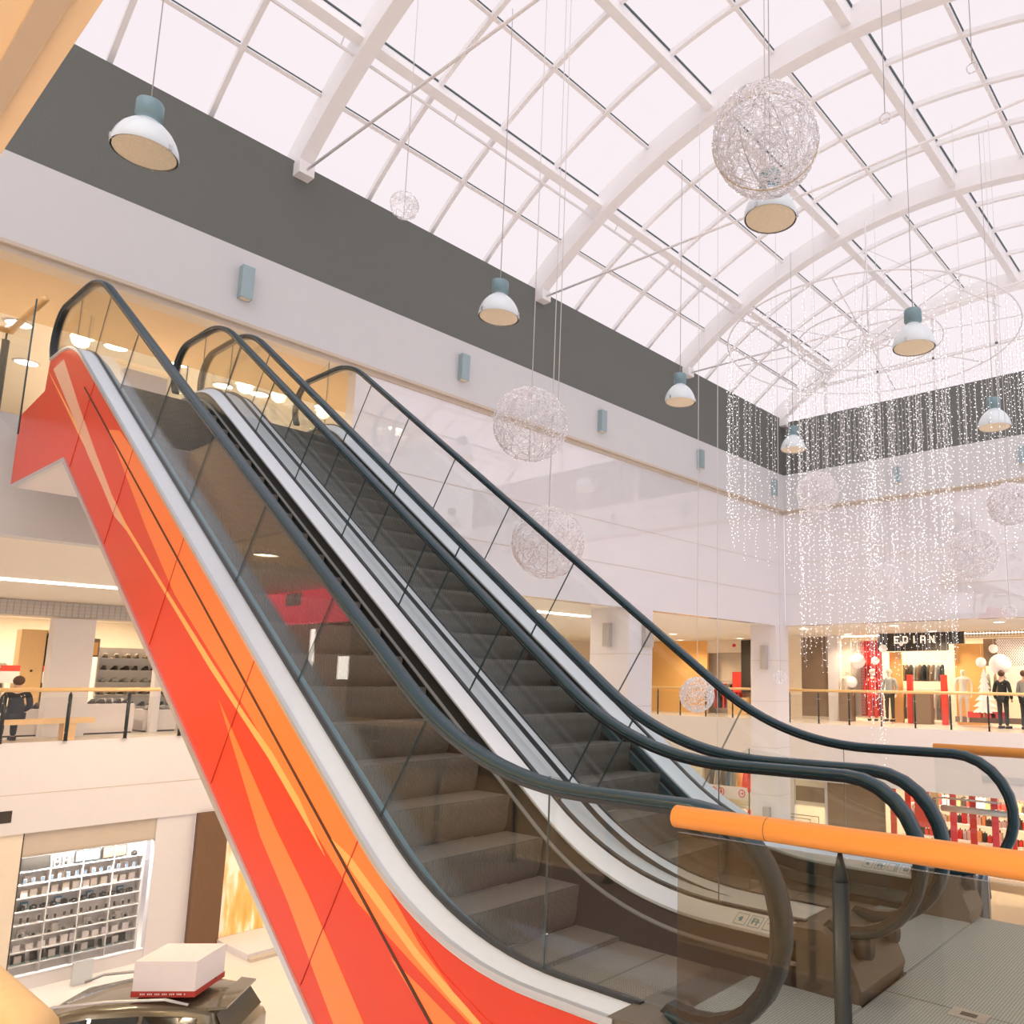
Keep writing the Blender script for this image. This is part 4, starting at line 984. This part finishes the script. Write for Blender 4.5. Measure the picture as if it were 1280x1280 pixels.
# brown slab and glowing poster
tag(MB().box((-20.98, 8.34, ZL), (-20.80, 9.02, -1.86), 'woodbrown').build('wall_cladding'), 'tall brown wooden slab beside the golden hair poster', 'wall panel')
pm = D.materials.new('hair_poster'); pm.use_nodes = True; nt = pm.node_tree; bs = nt.nodes['Principled BSDF']
tc = nt.nodes.new('ShaderNodeTexCoord'); mp = nt.nodes.new('ShaderNodeMapping'); mp.inputs['Scale'].default_value = (1, 1.0, .16); nz = nt.nodes.new('ShaderNodeTexNoise'); nz.inputs['Scale'].default_value = 4.5; nz.inputs['Detail'].default_value = 5
rp = nt.nodes.new('ShaderNodeValToRGB'); rp.color_ramp.elements[0].position = .34; rp.color_ramp.elements[0].color = (.80, .36, .08, 1); rp.color_ramp.elements[1].position = .58; rp.color_ramp.elements[1].color = (.95, .82, .62, 1)
e = rp.color_ramp.elements.new(.47); e.color = (.9, .5, .16, 1)
nt.links.new(tc.outputs['Object'], mp.inputs[0]); nt.links.new(mp.outputs[0], nz.inputs[0]); nt.links.new(nz.outputs['Fac'], rp.inputs[0]); nt.links.new(rp.outputs[0], bs.inputs['Base Color']); nt.links.new(rp.outputs[0], bs.inputs['Emission Color']); bs.inputs['Emission Strength'].default_value = .35
M['poster'] = pm
t = thing('poster', 'backlit poster of flowing golden hair at the lower hall wall', 'poster', (-20.92, 10.1, -3.55))
MB().box((0, -1.05, -1.3), (.03, 1.05, 1.3), 'poster').build('picture', t); MB().box((-.02, -1.1, -1.38), (.025, 1.1, -1.3), 'steel').box((-.02, -1.1, 1.3), (.025, 1.1, 1.36), 'steel').build('frame', t)
tag(MB().box((-20.9, 9.0, ZL), (-19.2, 14.0, -4.86), 'white').box((-19.2, 9.0, ZL), (-19.0, 14.0, -4.93), 'ledge').build('platform'), 'low white platform below the golden hair poster', 'platform')
tag(MB().box((-20.55, 6.05, ZL), (-20.45, 6.4, -4.55), 'alu').build('pedestal'), 'small grey upright box beside the car', 'box')

# ================================================================== CAR
def car(label, x, y, z, rz):
    t = thing('car', label, 'car', (x, y, z), rz)           # local +x is the rear
    # cross-sections: (x, half width low, z low, half width belt, z belt, half width roof, z roof)
    S = [(-2.25, .62, .38, .62, .62, .55, .68), (-2.1, .80, .26, .80, .78, .66, .86), (-1.5, .88, .22, .88, .92, .74, 1.00), (-1.0, .90, .22, .90, .96, .76, 1.06), (-.35, .90, .22, .90, .98, .66, 1.50), (.3, .90, .22, .90, 1.0, .66, 1.62), (1.0, .90, .22, .90, 1.02, .65, 1.62), (1.55, .90, .22, .90, 1.04, .63, 1.58), (1.98, .88, .26, .88, 1.04, .60, 1.50), (2.2, .84, .34, .84, 1.02, .70, 1.08), (2.28, .76, .42, .76, .95, .66, .98)]
    vs = []; 
    for x_, a, z0, b_, z1, c, z2 in S:
        vs += [(x_, -a*.96, z0), (x_, -a, z0+.12), (x_, -b_, z1), (x_, -c, z2-.04), (x_, -c*.85, z2), (x_, 0, z2+.03), (x_, c*.85, z2), (x_, c, z2-.04), (x_, b_, z1), (x_, a, z0+.12), (x_, a*.96, z0)]
    n = 11; fs = [tuple(range(n)), tuple(len(vs)-n+k for k in range(n))[::-1]]
    for i in range(len(S)-1):
        for k in range(n): fs.append((i*n+k, i*n+(k+1) % n, (i+1)*n+(k+1) % n, (i+1)*n+k))
    b = MB().add(vs, fs, 'carpaint', True); o = b.build('body', t)
    bv = o.modifiers.new('Bevel', 'BEVEL'); bv.width = .035; bv.segments = 3; bv.limit_method = 'ANGLE'; bv.angle_limit = radians(18)
    def lerp(s, u): return [S[s][i]+(S[s+1][i]-S[s][i])*u for i in range(7)]
    def wpt(s, u, v, sd, push=.012):
        q = lerp(s, u); hw = q[3]+(q[5]-q[3])*v; zz = q[4]+(q[6]-.04-q[4])*v; return (q[0], sd*(hw+push), zz)
    for sd in (-1, 1):
        for (s0, u0, s1, u1) in ((3, .35, 5, .02), (5, .1, 6, .0), (6, .10, 7, .55)):
            pts = []; 
            lo = [(s0, u0)]+[(s, 0) for s in range(s0+1, s1+1) if not (s == s1 and u1 == 0)]+[(s1, u1)]
            P = [wpt(s, u, .12, sd) for s, u in lo]+[wpt(s, u, .86, sd) for s, u in lo[::-1]]
            MB().add(P, [tuple(range(len(P)))], 'carglass').build('side_window', t)
        MB().tube([(-.45, sd*.62, 1.56), (-.2, sd*.64, 1.655), (.5, sd*.64, 1.70), (1.3, sd*.62, 1.69), (1.62, sd*.61, 1.60)], .022, 'steel', 8).build('roof_rail', t)
        MB().box((2.08, sd*.74-.07, .80), (2.20, sd*.74+.05, 1.0), 'taillight').build('tail_light', t)
        MB().cbox((-.75, sd*1.0, 1.0), (.12, .18, .14), 'carpaint').build('side_mirror', t)
        for xx in (-1.42, 1.40):
            b = MB(); b.tube([(xx, sd*.72, .33), (xx, sd*.91, .33)], .33, 'tyre', 24); b.tube([(xx, sd*.90, .33), (xx, sd*.925, .33)], .2, 'steel', 10); b.build('wheel', t)
    MB().add([(2.025, -.60, 1.45), (2.025, .60, 1.45), (2.21, .68, 1.12), (2.21, -.68, 1.12)], [(0, 1, 2, 3)], 'carglass').build('rear_window', t)
    MB().add([(-.98, -.70, 1.10), (-.98, .70, 1.10), (-.38, .60, 1.49), (-.38, -.60, 1.49)], [(0, 1, 2, 3)], 'carglass').build('windscreen', t)
    MB().add([(1.90, -.60, 1.50), (2.14, -.56, 1.50), (2.14, .56, 1.50), (1.90, .60, 1.50), (1.90, -.60, 1.555), (2.14, -.56, 1.53), (2.14, .56, 1.53), (1.90, .60, 1.555)], [(0,3,2,1),(4,5,6,7),(0,1,5,4),(1,2,6,5),(2,3,7,6),(3,0,4,7)], 'carpaint').build('spoiler', t)
    MB().tube([(1.55, .0, 1.64), (1.75, 0, 1.76)], .012, 'dark', 6).build('antenna', t)
    MB().box((2.26, -.25, .72), (2.29, .25, .84), 'boxwhite').build('licence_plate', t)
    return t
CU = atan2(.63, .777)
car('shiny olive sport utility car with a white box on its roof, lower hall', -14.80, 4.67, ZL, atan2(.714, .70))
t = thing('display_box', 'large white display box with red trim standing on the car roof', 'box', (-13.86, 5.50, -3.30), CU)
MB().box((-.46, -.40, .06), (.46, .40, .48), 'boxwhite').build('box', t)
b = MB().box((-.47, -.41, -.02), (.47, .41, .06), 'boxred')
for k in range(26):
    if k % 4: b.box((-.36+k*.027, -.4125, .012), (-.345+k*.027, -.4105, .035), 'boxwhite')
b.build('trim', t)
for x in (-.35, .35):
    for y in (-.3, .3): pass

# ================================================================== FAR NORTH SHOPS, LEVEL ONE
YS = 26.3
b = MB().box((-15.9, YS, 0), (-14.3, YS+.15, ZC1-.02), 'shoplit').box((-13.15, YS-.1, 0), (-12.75, YS+.2, ZC1-.02), 'white').box((-6.25, YS, 0), (3.5, YS+.15, ZC1-.02), 'shoplit').box((-14.3, YS, 0), (-13.15, YS+.15, .12), 'ledge')
struct(b, 'wall_north', 'cream shop front piers on the far north side of level one', 'wall')
tag(MB().box((-14.3, YS+.02, .12), (-13.15, YS+.06, ZC1-.05), 'brown').build('shop_window'), 'dark brown shop window left of the white pier on the far side', 'window')
t = thing('grille', 'beige slotted grille above the red net window', 'grille', (-11.98, YS, 2.96))
b = MB()
for i in range(4): b.box((-.75, 0, -.10+i*.06), (.75, .02, -.085+i*.06), 'ledge')
for i in range(22): b.box((-.75+i*.07, 0, -.1), (-.735+i*.07, .02, .1), 'ledge')
b.build('bars', t)
t = thing('grille', 'beige slotted grille above the white screen window at the right edge', 'grille', (-7.1, YS, 2.98))
b = MB()
for i in range(4): b.box((-1.05, 0, -.12+i*.08), (1.05, .02, -.09+i*.08), 'ledge')
for i in range(22): b.box((-1.05+i*.1, 0, -.12), (-1.02+i*.1, .02, .15), 'ledge')
b.build('bars', t)
t = thing('shop_sign', 'black shop fascia with cream capital letters on the far north side', 'sign', (-9.75, YS-.06, 2.8))
MB().box((-1.45, 0, -.34), (1.0, .12, .28), 'dark').box((1.0, 0, -.12), (1.55, .12, .28), 'dark').build('board', t)
M['letter'] = mat('letter_cream', (.9, .85, .75), .4, noise=0, emit=.5)
GL = {'E': [(0,0,.25,1),(0,0,1,.2),(0,.4,.8,.6),(0,.8,1,1)], 'D': [(0,0,.25,1),(0,0,.8,.2),(0,.8,.8,1),(.75,.15,1,.85)], 'I': [(.35,0,.65,1)], 'A': [(0,0,.25,.85),(.75,0,1,.85),(.15,.8,.85,1),(0,.35,1,.52)], 'N': [(0,0,.25,1),(.75,0,1,1),(.2,.6,.5,.85),(.4,.35,.65,.6),(.55,.1,.8,.4)]}
lt = MB()
for k, ch in enumerate('EDIAN'):
    for (u0, v0, u1, v1) in GL[ch]:
        x0 = -.85+k*.31; lt.box((x0+u0*.19, -.015, -.08+v0*.26), (x0+u1*.19, -.001, -.08+v1*.26), 'letter')
lt.build('lettering', t)
tag(MB().box((-12.7, YS+.1, .15), (-11.3, YS+.13, 2.85), 'shoplit').build('back_screen'), 'cream screen behind the red net curtain', 'screen')
# red net curtain
t = thing('net_curtain', 'red and white diamond net curtain hung with lights in the far shop window', 'curtain', (-11.75, YS+.05, 0))
b = MB()
for i in range(22):
    x = -.55+i*.055
    for s in (1, -1):
        pts = [(x+s*(.055 if j % 2 else 0)*.5, 0, .25+j*.1) for j in range(27)]
        b.tube(pts, .008, 'redcloth' if i > 9 else 'boxwhite', 3, smooth=False)
b.build('net', t)
MB().box((-.2, .03, .2), (.62, .035, 2.85), 'redcloth').build('backing_cloth', t)
def lantern(label, x, y, z, r):
    t = thing('ball_lantern', label, 'lantern', (x, y, z)); MB().sphere((0, 0, 0), r, 'ballwhite', 20, 12).build('ball', t); MB().tube([(0, 0, r), (0, 0, ZC1-.03-z)], .006, 'cord', 5).build('cord', t)
M['ballwhite'] = mat('white_ball', (.95, .88, .80), .5, noise=0, emit=.25)
for l, x, z, r in (('largest white ball lantern, before the red net curtain', -11.85, 2.12, .26), ('white ball lantern right of the largest, beside the red cloth', -11.2, 2.13, .14), ('white ball lantern hanging from the black shop sign edge', -10.9, 2.55, .14),
                   ('tiny white ball lantern below the first sign letter', -10.3, 2.7, .07), ('lower white ball lantern before the red net', -12.1, 1.38, .2), ('small ball lantern in the right hand display window, upper', -7.2, 2.48, .14),
                   ('small ball lantern in the right hand display window, lower', -7.6, 2.05, .16), ('big pale ball lantern in front of the perforated screen', -7.02, 1.98, .33)):
    lantern(l, x, YS-.35 if r > .1 else YS-.2, z, r)
# garments
def garment_mesh(m1, ln=.9, w_=.22):
    b = MB(); pr = [(-w_*.55, 0), (-w_, -.06), (-w_*1.25, -.5), (-w_*1.0, -.52), (-w_*.8, -.25), (-w_*.82, -ln), (w_*.82, -ln), (w_*.8, -.25), (w_*1.0, -.52), (w_*1.25, -.5), (w_, -.06), (w_*.55, 0), (w_*.2, .03), (-w_*.2, .03)]
    n = len(pr); d = .035
    vs = [(d*(1 if z < -.1 else .6), x, z) for x, z in pr]+[(-d*(1 if z < -.1 else .6), x, z) for x, z in pr]
    b.add(vs, [tuple(range(n)), tuple(range(2*n-1, n-1, -1))]+[(i, i+n, (i+1) % n+n, (i+1) % n) for i in range(n)], m1)
    b.tube([(0, 0, .02), (0, 0, .06), (0, .02, .08), (0, .01, .11)], .006, 'steel', 5)
    return b
def rack(label, x, y, z, L, rz, h, cols, glabel, ln=.9, sc=1.0):
    t = thing('clothes_rail', label, 'clothes rail', (x, y, z), rz)
    MB().tube([(-L/2, 0, h), (L/2, 0, h)], .015, 'steel', 8).build('rail', t)
    for s in (-1, 1):
        MB().tube([(s*L/2, 0, 0), (s*L/2, 0, h)], .015, 'steel', 8).tube([(s*L/2, -.22, .02), (s*L/2, .22, .02)], .015, 'steel', 6).build('leg', t)
    n = len(cols); protos = {}
    for i, cm in enumerate(cols):
        nm = {'greycloth': 'grey', 'dark': 'dark', 'redcloth': 'red', 'greycloth': 'grey', 'cream': 'cream', 'jeans': 'denim', 'darkcloth': 'black', 'brown': 'brown', 'boxwhite': 'white', 'amber': 'orange'}[cm]
        if cm not in protos: protos[cm] = tag(garment_mesh(cm, ln).build('garment'), '%s garment hanging on %s' % (nm, glabel), 'clothing', '%s garments on %s' % (nm, glabel)); c = protos[cm]
        else: c = protos[cm].copy(); C.objects.link(c)
        s = -L/2+L*(i+.5)/n; c.location = (x+s*cos(rz), y+s*sin(rz), z+h-.12); c.rotation_euler = (0, 0, rz+((i*37) % 7-3)*.05); c.scale = (sc,)*3
rack('long clothes rail inside the shop under the black sign', -10.0, 27.2, .9, 1.6, 0, 1.2, ['darkcloth', 'brown', 'dark', 'greycloth', 'brown', 'darkcloth', 'dark', 'brown', 'greycloth', 'darkcloth'], 'the rail under the black sign', .55)
rack('low clothes rail behind the red posts of the far shop', -9.9, 26.9, 0, 1.8, 0, 1.15, ['dark', 'brown', 'cream', 'darkcloth', 'brown', 'dark', 'greycloth', 'dark', 'cream', 'brown', 'dark'], 'the low rail behind the red posts', .9)
rack('clothes rail at the back of the right hand far shop', -7.8, 27.3, .3, 1.2, 0, 1.5, ['brown', 'darkcloth', 'greycloth', 'brown', 'dark'], 'the rail in the right hand shop', .7)
for k, (x, z0, z1, l) in enumerate(((-10.12, .35, 1.65, 'red wrapped post left of the dark counter in the far shop'), (-8.95, .35, 1.65, 'red wrapped post right of the dark counter in the far shop'))):
    tag(MB().box((x-.09, YS-.05, 0), (x+.09, YS+.1, z1), 'redcloth').build('display_post'), l, 'post')
tag(MB().box((-9.95, YS-.2, .0), (-9.35, YS+.1, 1.1), 'brown').build('counter'), 'dark square counter in front of the far shop entrance', 'counter')
tag(MB().box((-12.55, YS-.5, .0), (-12.1, YS-.1, 1.1), 'brown').build('counter'), 'dark square pedestal before the net curtain window', 'counter')
tag(MB().box((-10.95, YS+.3, 0), (-10.5, YS+.4, 2.45), 'amber').build('wall_screen'), 'orange lit panel beside the black sign of the far shop', 'panel')
tag(MB().box((-8.75, YS+.6, 0), (-7.75, YS+.7, 2.7), 'amber').build('wall_screen'), 'yellow lit panel right of the red posts in the far shop', 'panel')
tag(MB().box((-7.75, YS+.5, 1.95), (-6.3, YS+.6, 2.85), 'brown').build('wall_screen'), 'dark upper panel in the right hand display window', 'panel')
tag(MB().box((-8.6, YS-.05, .12), (-6.3, YS+.12, .30), 'brown').build('window_plinth'), 'dark low plinth of the right hand display window', 'plinth')
t = thing('perforated_screen', 'white perforated screen at the right frame edge of the far shop', 'screen', (-6.75, YS+.05, 2.0))
b = MB()
for i in range(-14, 15):
    for s in (1, -1):
        x0 = i*.075; pts = []
        for zz in (-.65, .8):
            pts.append((x0+s*zz*.75, 0, zz))
        # clip to the frame
        a, c = pts; 
        def clip(p, q_):
            out = []
            for u in [k/24 for k in range(25)]:
                X = p[0]+(q_[0]-p[0])*u
                if abs(X) <= .48: out.append((X, 0, p[2]+(q_[2]-p[2])*u))
            return out
        cc = clip(a, c)
        if len(cc) > 1: b.tube([cc[0], cc[-1]], .014, 'boxwhite', 4, smooth=False)
b.build('lattice', t)
# christmas tree
t = thing('christmas_tree', 'white decorative tree standing in the right hand display window', 'tree', (-7.55, YS-.3, .3))
for k in range(7):
    r = .42-.055*k; z = .18+.19*k; b = MB(); nn = 16; vs = []
    for i in range(nn*2):
        a = pi*i/nn; rr = r if i % 2 == 0 else r*.72; vs.append((rr*cos(a), rr*sin(a), z-(.03 if i % 2 == 0 else 0)))
    vs.append((0, 0, z+.30)); b.add(vs, [(i, (i+1) % (2*nn), 2*nn) for i in range(2*nn)]+[tuple(range(2*nn))[::-1]], 'ballwhite'); b.build('branches', t)
MB().tube([(0, 0, 0), (0, 0, .2)], .04, 'brown', 8).build('trunk', t)
for k, (x, s) in enumerate(((-7.85, .2), (-7.1, .22), (-7.35, .16))):
    tag(MB().box((x-s, YS-.5, .30), (x+s, YS-.5+.3, .30+s*.9), 'redcloth' if k != 1 else 'pinkred').build('gift_box'), ['red gift box left of the white tree', 'pink gift box right of the white tree', 'small red gift box at the foot of the white tree'][k], 'gift box')
person('pale mannequin in a cream outfit left of the white tree', -8.25, YS-.2, .1, radians(10), bare=True, cat='mannequin', name='mannequin')
person('pale mannequin behind the railing right of the pier', -12.35, YS-.15, .1, 0, bare=True, cat='mannequin', name='mannequin')
person('mannequin in a red coat beside the net curtain', -11.35, YS-.3, .05, radians(15), coat='redcloth', legs='redcloth', hair='cream', skin='cream', cat='mannequin', name='mannequin')
person('mannequin in a patterned grey coat right of the red one', -10.75, YS-.25, .05, 0, coat='greycloth', legs='dark', hair='cream', skin='cream', cat='mannequin', name='mannequin')
# north-west corner
b = MB().box((-24, 27.5, 0), (-19.5, 27.6, ZC1-.02), 'amber').box((-19.5, 27.5, 2.55), (-17.3, 27.6, ZC1-.02), 'shoplit').box((-17.3, 27.5, 0), (-15.9, 27.6, ZC1-.02), 'shoplit').box((-15.95, 26.3, 0), (-15.85, 27.6, ZC1-.02), 'shoplit')
struct(b, 'wall_north', 'yellow wood wall and shop opening in the north-west corner', 'wall')
tag(MB().box((-17.72, 27.42, .9), (-17.3, 27.5, ZC1-.05), 'dark').build('wall_panel'), 'tall narrow dark panel beside the corner pillar', 'panel')
tag(MB().tube([(-18.1, 27.49, 2.85), (-18.1, 27.42, 2.85)], .07, 'redcloth', 14).build('alarm_bell'), 'small red round bell above the corner shop opening', 'bell')
t = thing('door', 'plain cream service door left of the middle pillar', 'door', (-24.97, 17.3, 0)); MB().box((-.02, -.55, 0), (.03, .55, 2.2), 'shoplit').build('leaf', t); MB().box((.0, -.62, 0), (.035, -.55, 2.27), 'ledge').box((.0, .55, 0), (.035, .62, 2.27), 'ledge').box((0, -.62, 2.2), (.035, .62, 2.27), 'ledge').build('frame', t); MB().tube([(.03, .42, 1.05), (.09, .42, 1.05), (.09, .3, 1.05)], .012, 'steel', 6).build('handle', t)
rack('clothes rail in the corner shop opening', -18.7, 28.0, 0, 1.4, 0, 1.35, ['redcloth', 'dark', 'redcloth', 'greycloth', 'dark', 'redcloth', 'redcloth'], 'the corner shop rail', 1.0)
tag(MB().box((-18.35, 27.7, .9), (-17.85, 27.75, 1.75), 'redcloth').build('banner'), 'orange red banner in the corner shop opening', 'banner')
tag(MB().box((-18.3, 27.3, 0), (-17.4, 27.7, .7), 'woodpale').build('counter'), 'low pale wooden counter at the corner shop opening', 'counter')
tag(MB().box((-19.4, 28.3, 1.9), (-18.6, 28.4, 2.15), 'dark').build('sign'), 'small black sign inside the corner shop', 'sign')

# ================================================================== LOWER NORTH SHOPS
YL = 25.0
b = MB().box((-30, YL, ZL), (-17.95, YL+.15, -1.85), 'shoplit').box((-15.75, YL, ZL), (-13.95, YL+.15, -1.85), 'white').box((-12.75, YL-.03, ZL), (-12.65, YL+.1, -1.85), 'white').box((-6.3, YL, ZL), (-5.6, YL+.15, -1.85), 'amber').box((-5.6, YL, ZL), (3.5, YL+.15, -1.85), 'shoplit')
struct(b, 'wall_north', 'pale shop front piers of the lower hall on the north side', 'wall')
tag(MB().box((-12.65, YL, ZL+.1), (-10.6, YL+.05, -1.9), 'brown').build('shop_window'), 'wide dark brown window panel in the lower hall', 'window')
tag(MB().box((-13.95, YL+.05, -2.9), (-12.75, YL+.1, -1.9), 'shoplit').box((-13.9, YL+.03, -2.75), (-12.8, YL+.05, -2.25), 'brown').build('poster'), 'dark and cream poster left of the brown window in the lower hall', 'poster')
t = thing('display_case', 'clear glass display case standing in the lower hall', 'display case', (-13.5, 24.3, ZL))
MB().box((-.7, -.3, 0), (.7, .3, 1.2), 'boxwhite').build('base', t); MB().box((-.7, -.3, 1.2), (.7, .3, 1.85), 'shopglass').build('glass_box', t)
b = MB()
for s in (-1, 1):
    for u in (-1, 1): b.tube([(s*.7, u*.3, 1.2), (s*.7, u*.3, 1.85)], .012, 'brown', 5)
for u in (-1, 1): b.tube([(-.7, u*.3, 1.85), (.7, u*.3, 1.85)], .012, 'brown', 5)
b.build('frame', t); MB().box((-.3, -.12, 1.2), (.4, .12, 1.38), 'dark').build('model', t)
t = thing('banner', 'white banner with red circle symbols in the lower hall window', 'sign', (-16.8, YL-.1, -2.72))
MB().box((-1.15, 0, -.22), (.95, .02, .22), 'boxwhite').build('board', t)
for k, x in enumerate((-.55, -.2, .72)):
    b = MB().tube([(x+.13*cos(2*pi*i/20), -.005, .13*sin(2*pi*i/20)) for i in range(20)], .018, 'redcloth', 6, closed=True)
    if k < 2: b.box((x-.02, -.012, -.08), (x+.02, -.002, .09), 'redcloth').box((x-.06, -.012, -.02), (x+.06, -.002, .02), 'redcloth')
    else: b.box((x-.07, -.012, -.015), (x+.06, -.002, .015), 'redcloth').box((x+.02, -.012, -.05), (x+.05, -.002, .05), 'redcloth')
    b.build('symbol', t)
rack('clothes rail above the white banner in the lower hall window', -16.9, 25.5, -3.4, 2.0, 0, 1.5, ['greycloth', 'cream', 'brown', 'jeans', 'greycloth', 'amber', 'redcloth', 'redcloth'], 'the rail above the white banner', .7)
rack('clothes rail below the white banner in the lower hall window', -16.9, 25.4, ZL, 2.0, 0, 1.75, ['brown', 'cream', 'boxwhite', 'dark', 'amber', 'cream', 'redcloth'], 'the rail below the white banner', .9)
tag(MB().box((-9.45, 24.6, -3.05), (-8.98, 24.64, -1.87), 'redcloth').build('banner'), 'long red banner in the lower north shop', 'banner')
t = thing('banner', 'narrow yellow banner with two dark letters in the lower north shop', 'banner', (-8.8, 24.58, -2.45))
MB().box((-.13, 0, -.6), (.13, .03, .58), 'woodpale').build('cloth', t)
b = MB()
for z in (.25, -.05): b.tube([(.05*cos(.6+2*pi*i*.8/12), -.01, z+.07*sin(.6+2*pi*i*.8/12)) for i in range(13)], .015, 'dark', 5)
b.box((-.04, -.015, .22), (.05, -.003, .25), 'dark').box((-.04, -.015, -.07), (.0, -.003, -.04), 'dark')
b.build('lettering', t)
for k, (x, z) in enumerate(((-8.0, -2.15), (-7.6, -2.45))):
    tag(MB().tube([(x-1.1, 24.9, z), (x+1.1, 24.9, z)], .10 if k == 1 else .035, 'steel', 12).build('duct'), ['thin steel pipe under the ceiling of the lower north shop', 'thick silver duct in the lower north shop'][k], 'duct')
rnd = random.Random(9)
cols = ['amber', 'redcloth', 'cream', 'boxwhite', 'dark', 'redcloth', 'amber', 'brown', 'cream', 'pinkred']
cn = {'amber': 'orange', 'redcloth': 'red', 'cream': 'cream', 'boxwhite': 'white', 'dark': 'black', 'brown': 'brown', 'pinkred': 'pink'}
for r in range(5):
    zz = -4.6+r*.5
    tag(MB().box((-10.5, 26.2, zz-.03), (-6.35, 26.7, zz), 'shelfwhite').build('shelf_board'), '%s goods shelf of the red lower north shop' % ['bottom', 'second', 'third', 'fourth', 'top'][r], 'shelf')
    for m1 in ('amber', 'redcloth', 'cream', 'dark', 'boxwhite'):
        src = None
        for k in range(5):
            w_, h = rnd.uniform(.06, .14), rnd.uniform(.15, .36)
            if src is None:
                src = MB().box((-.1, -.1, 0), (.1, .1, .22), m1).lathe([(.03, .22), (.03, .27)], 'dark', n=8, capt=True).build('carton'); tag(src, '%s carton on the %s goods shelf' % (cn[m1], ['bottom', 'second', 'third', 'fourth', 'top'][r]), 'carton', '%s cartons on the %s goods shelf' % (cn[m1], ['bottom', 'second', 'third', 'fourth', 'top'][r])); c = src
            else: c = src.copy(); C.objects.link(c)
            idx = ['amber', 'redcloth', 'cream', 'dark', 'boxwhite'].index(m1)
            c.location = (-10.35+.155*(k*5+((idx*2+r+k) % 5)), 26.4, zz); c.scale = (rnd.uniform(.5, .74), .8, rnd.uniform(.7, 1.6))
for k, x in enumerate((-10.4, -9.9, -8.45, -7.85, -7.2, -6.7)):
    tag(MB().box((x-.10, 25.2, -3.6-.2*(k % 3)), (x+.10, 25.24, -2.0), ['redcloth', 'redcloth', 'pinkred', 'redcloth', 'pinkred', 'redcloth'][k]).build('hanging_streamer'), 'red streamer hanging in the lower shop, number from left '.replace(', number from left ', ', ')+['leftmost', 'left of the long banner', 'just right of the yellow banner', 'beside the silver duct', 'second from the orange pier', 'next to the orange pier'][k], 'streamer')
rack('clothes rail with denim and white jackets at the edge of the lower hall', -7.3, 21.4, ZL, 1.9, 0, 1.62, ['brown', 'greycloth', 'redcloth', 'redcloth', 'cream', 'boxwhite', 'dark', 'greycloth', 'boxwhite', 'greycloth', 'jeans', 'jeans', 'jeans'], 'the denim jacket rail', 1.0, 1.15)
rack('clothes rail partly hidden behind the escalator newel in the lower hall', -9.3, 21.6, ZL, 1.5, 0, 1.55, ['dark', 'greycloth', 'boxwhite', 'greycloth', 'brown', 'redcloth', 'redcloth'], 'the rail behind the newel', 1.0, 1.1)
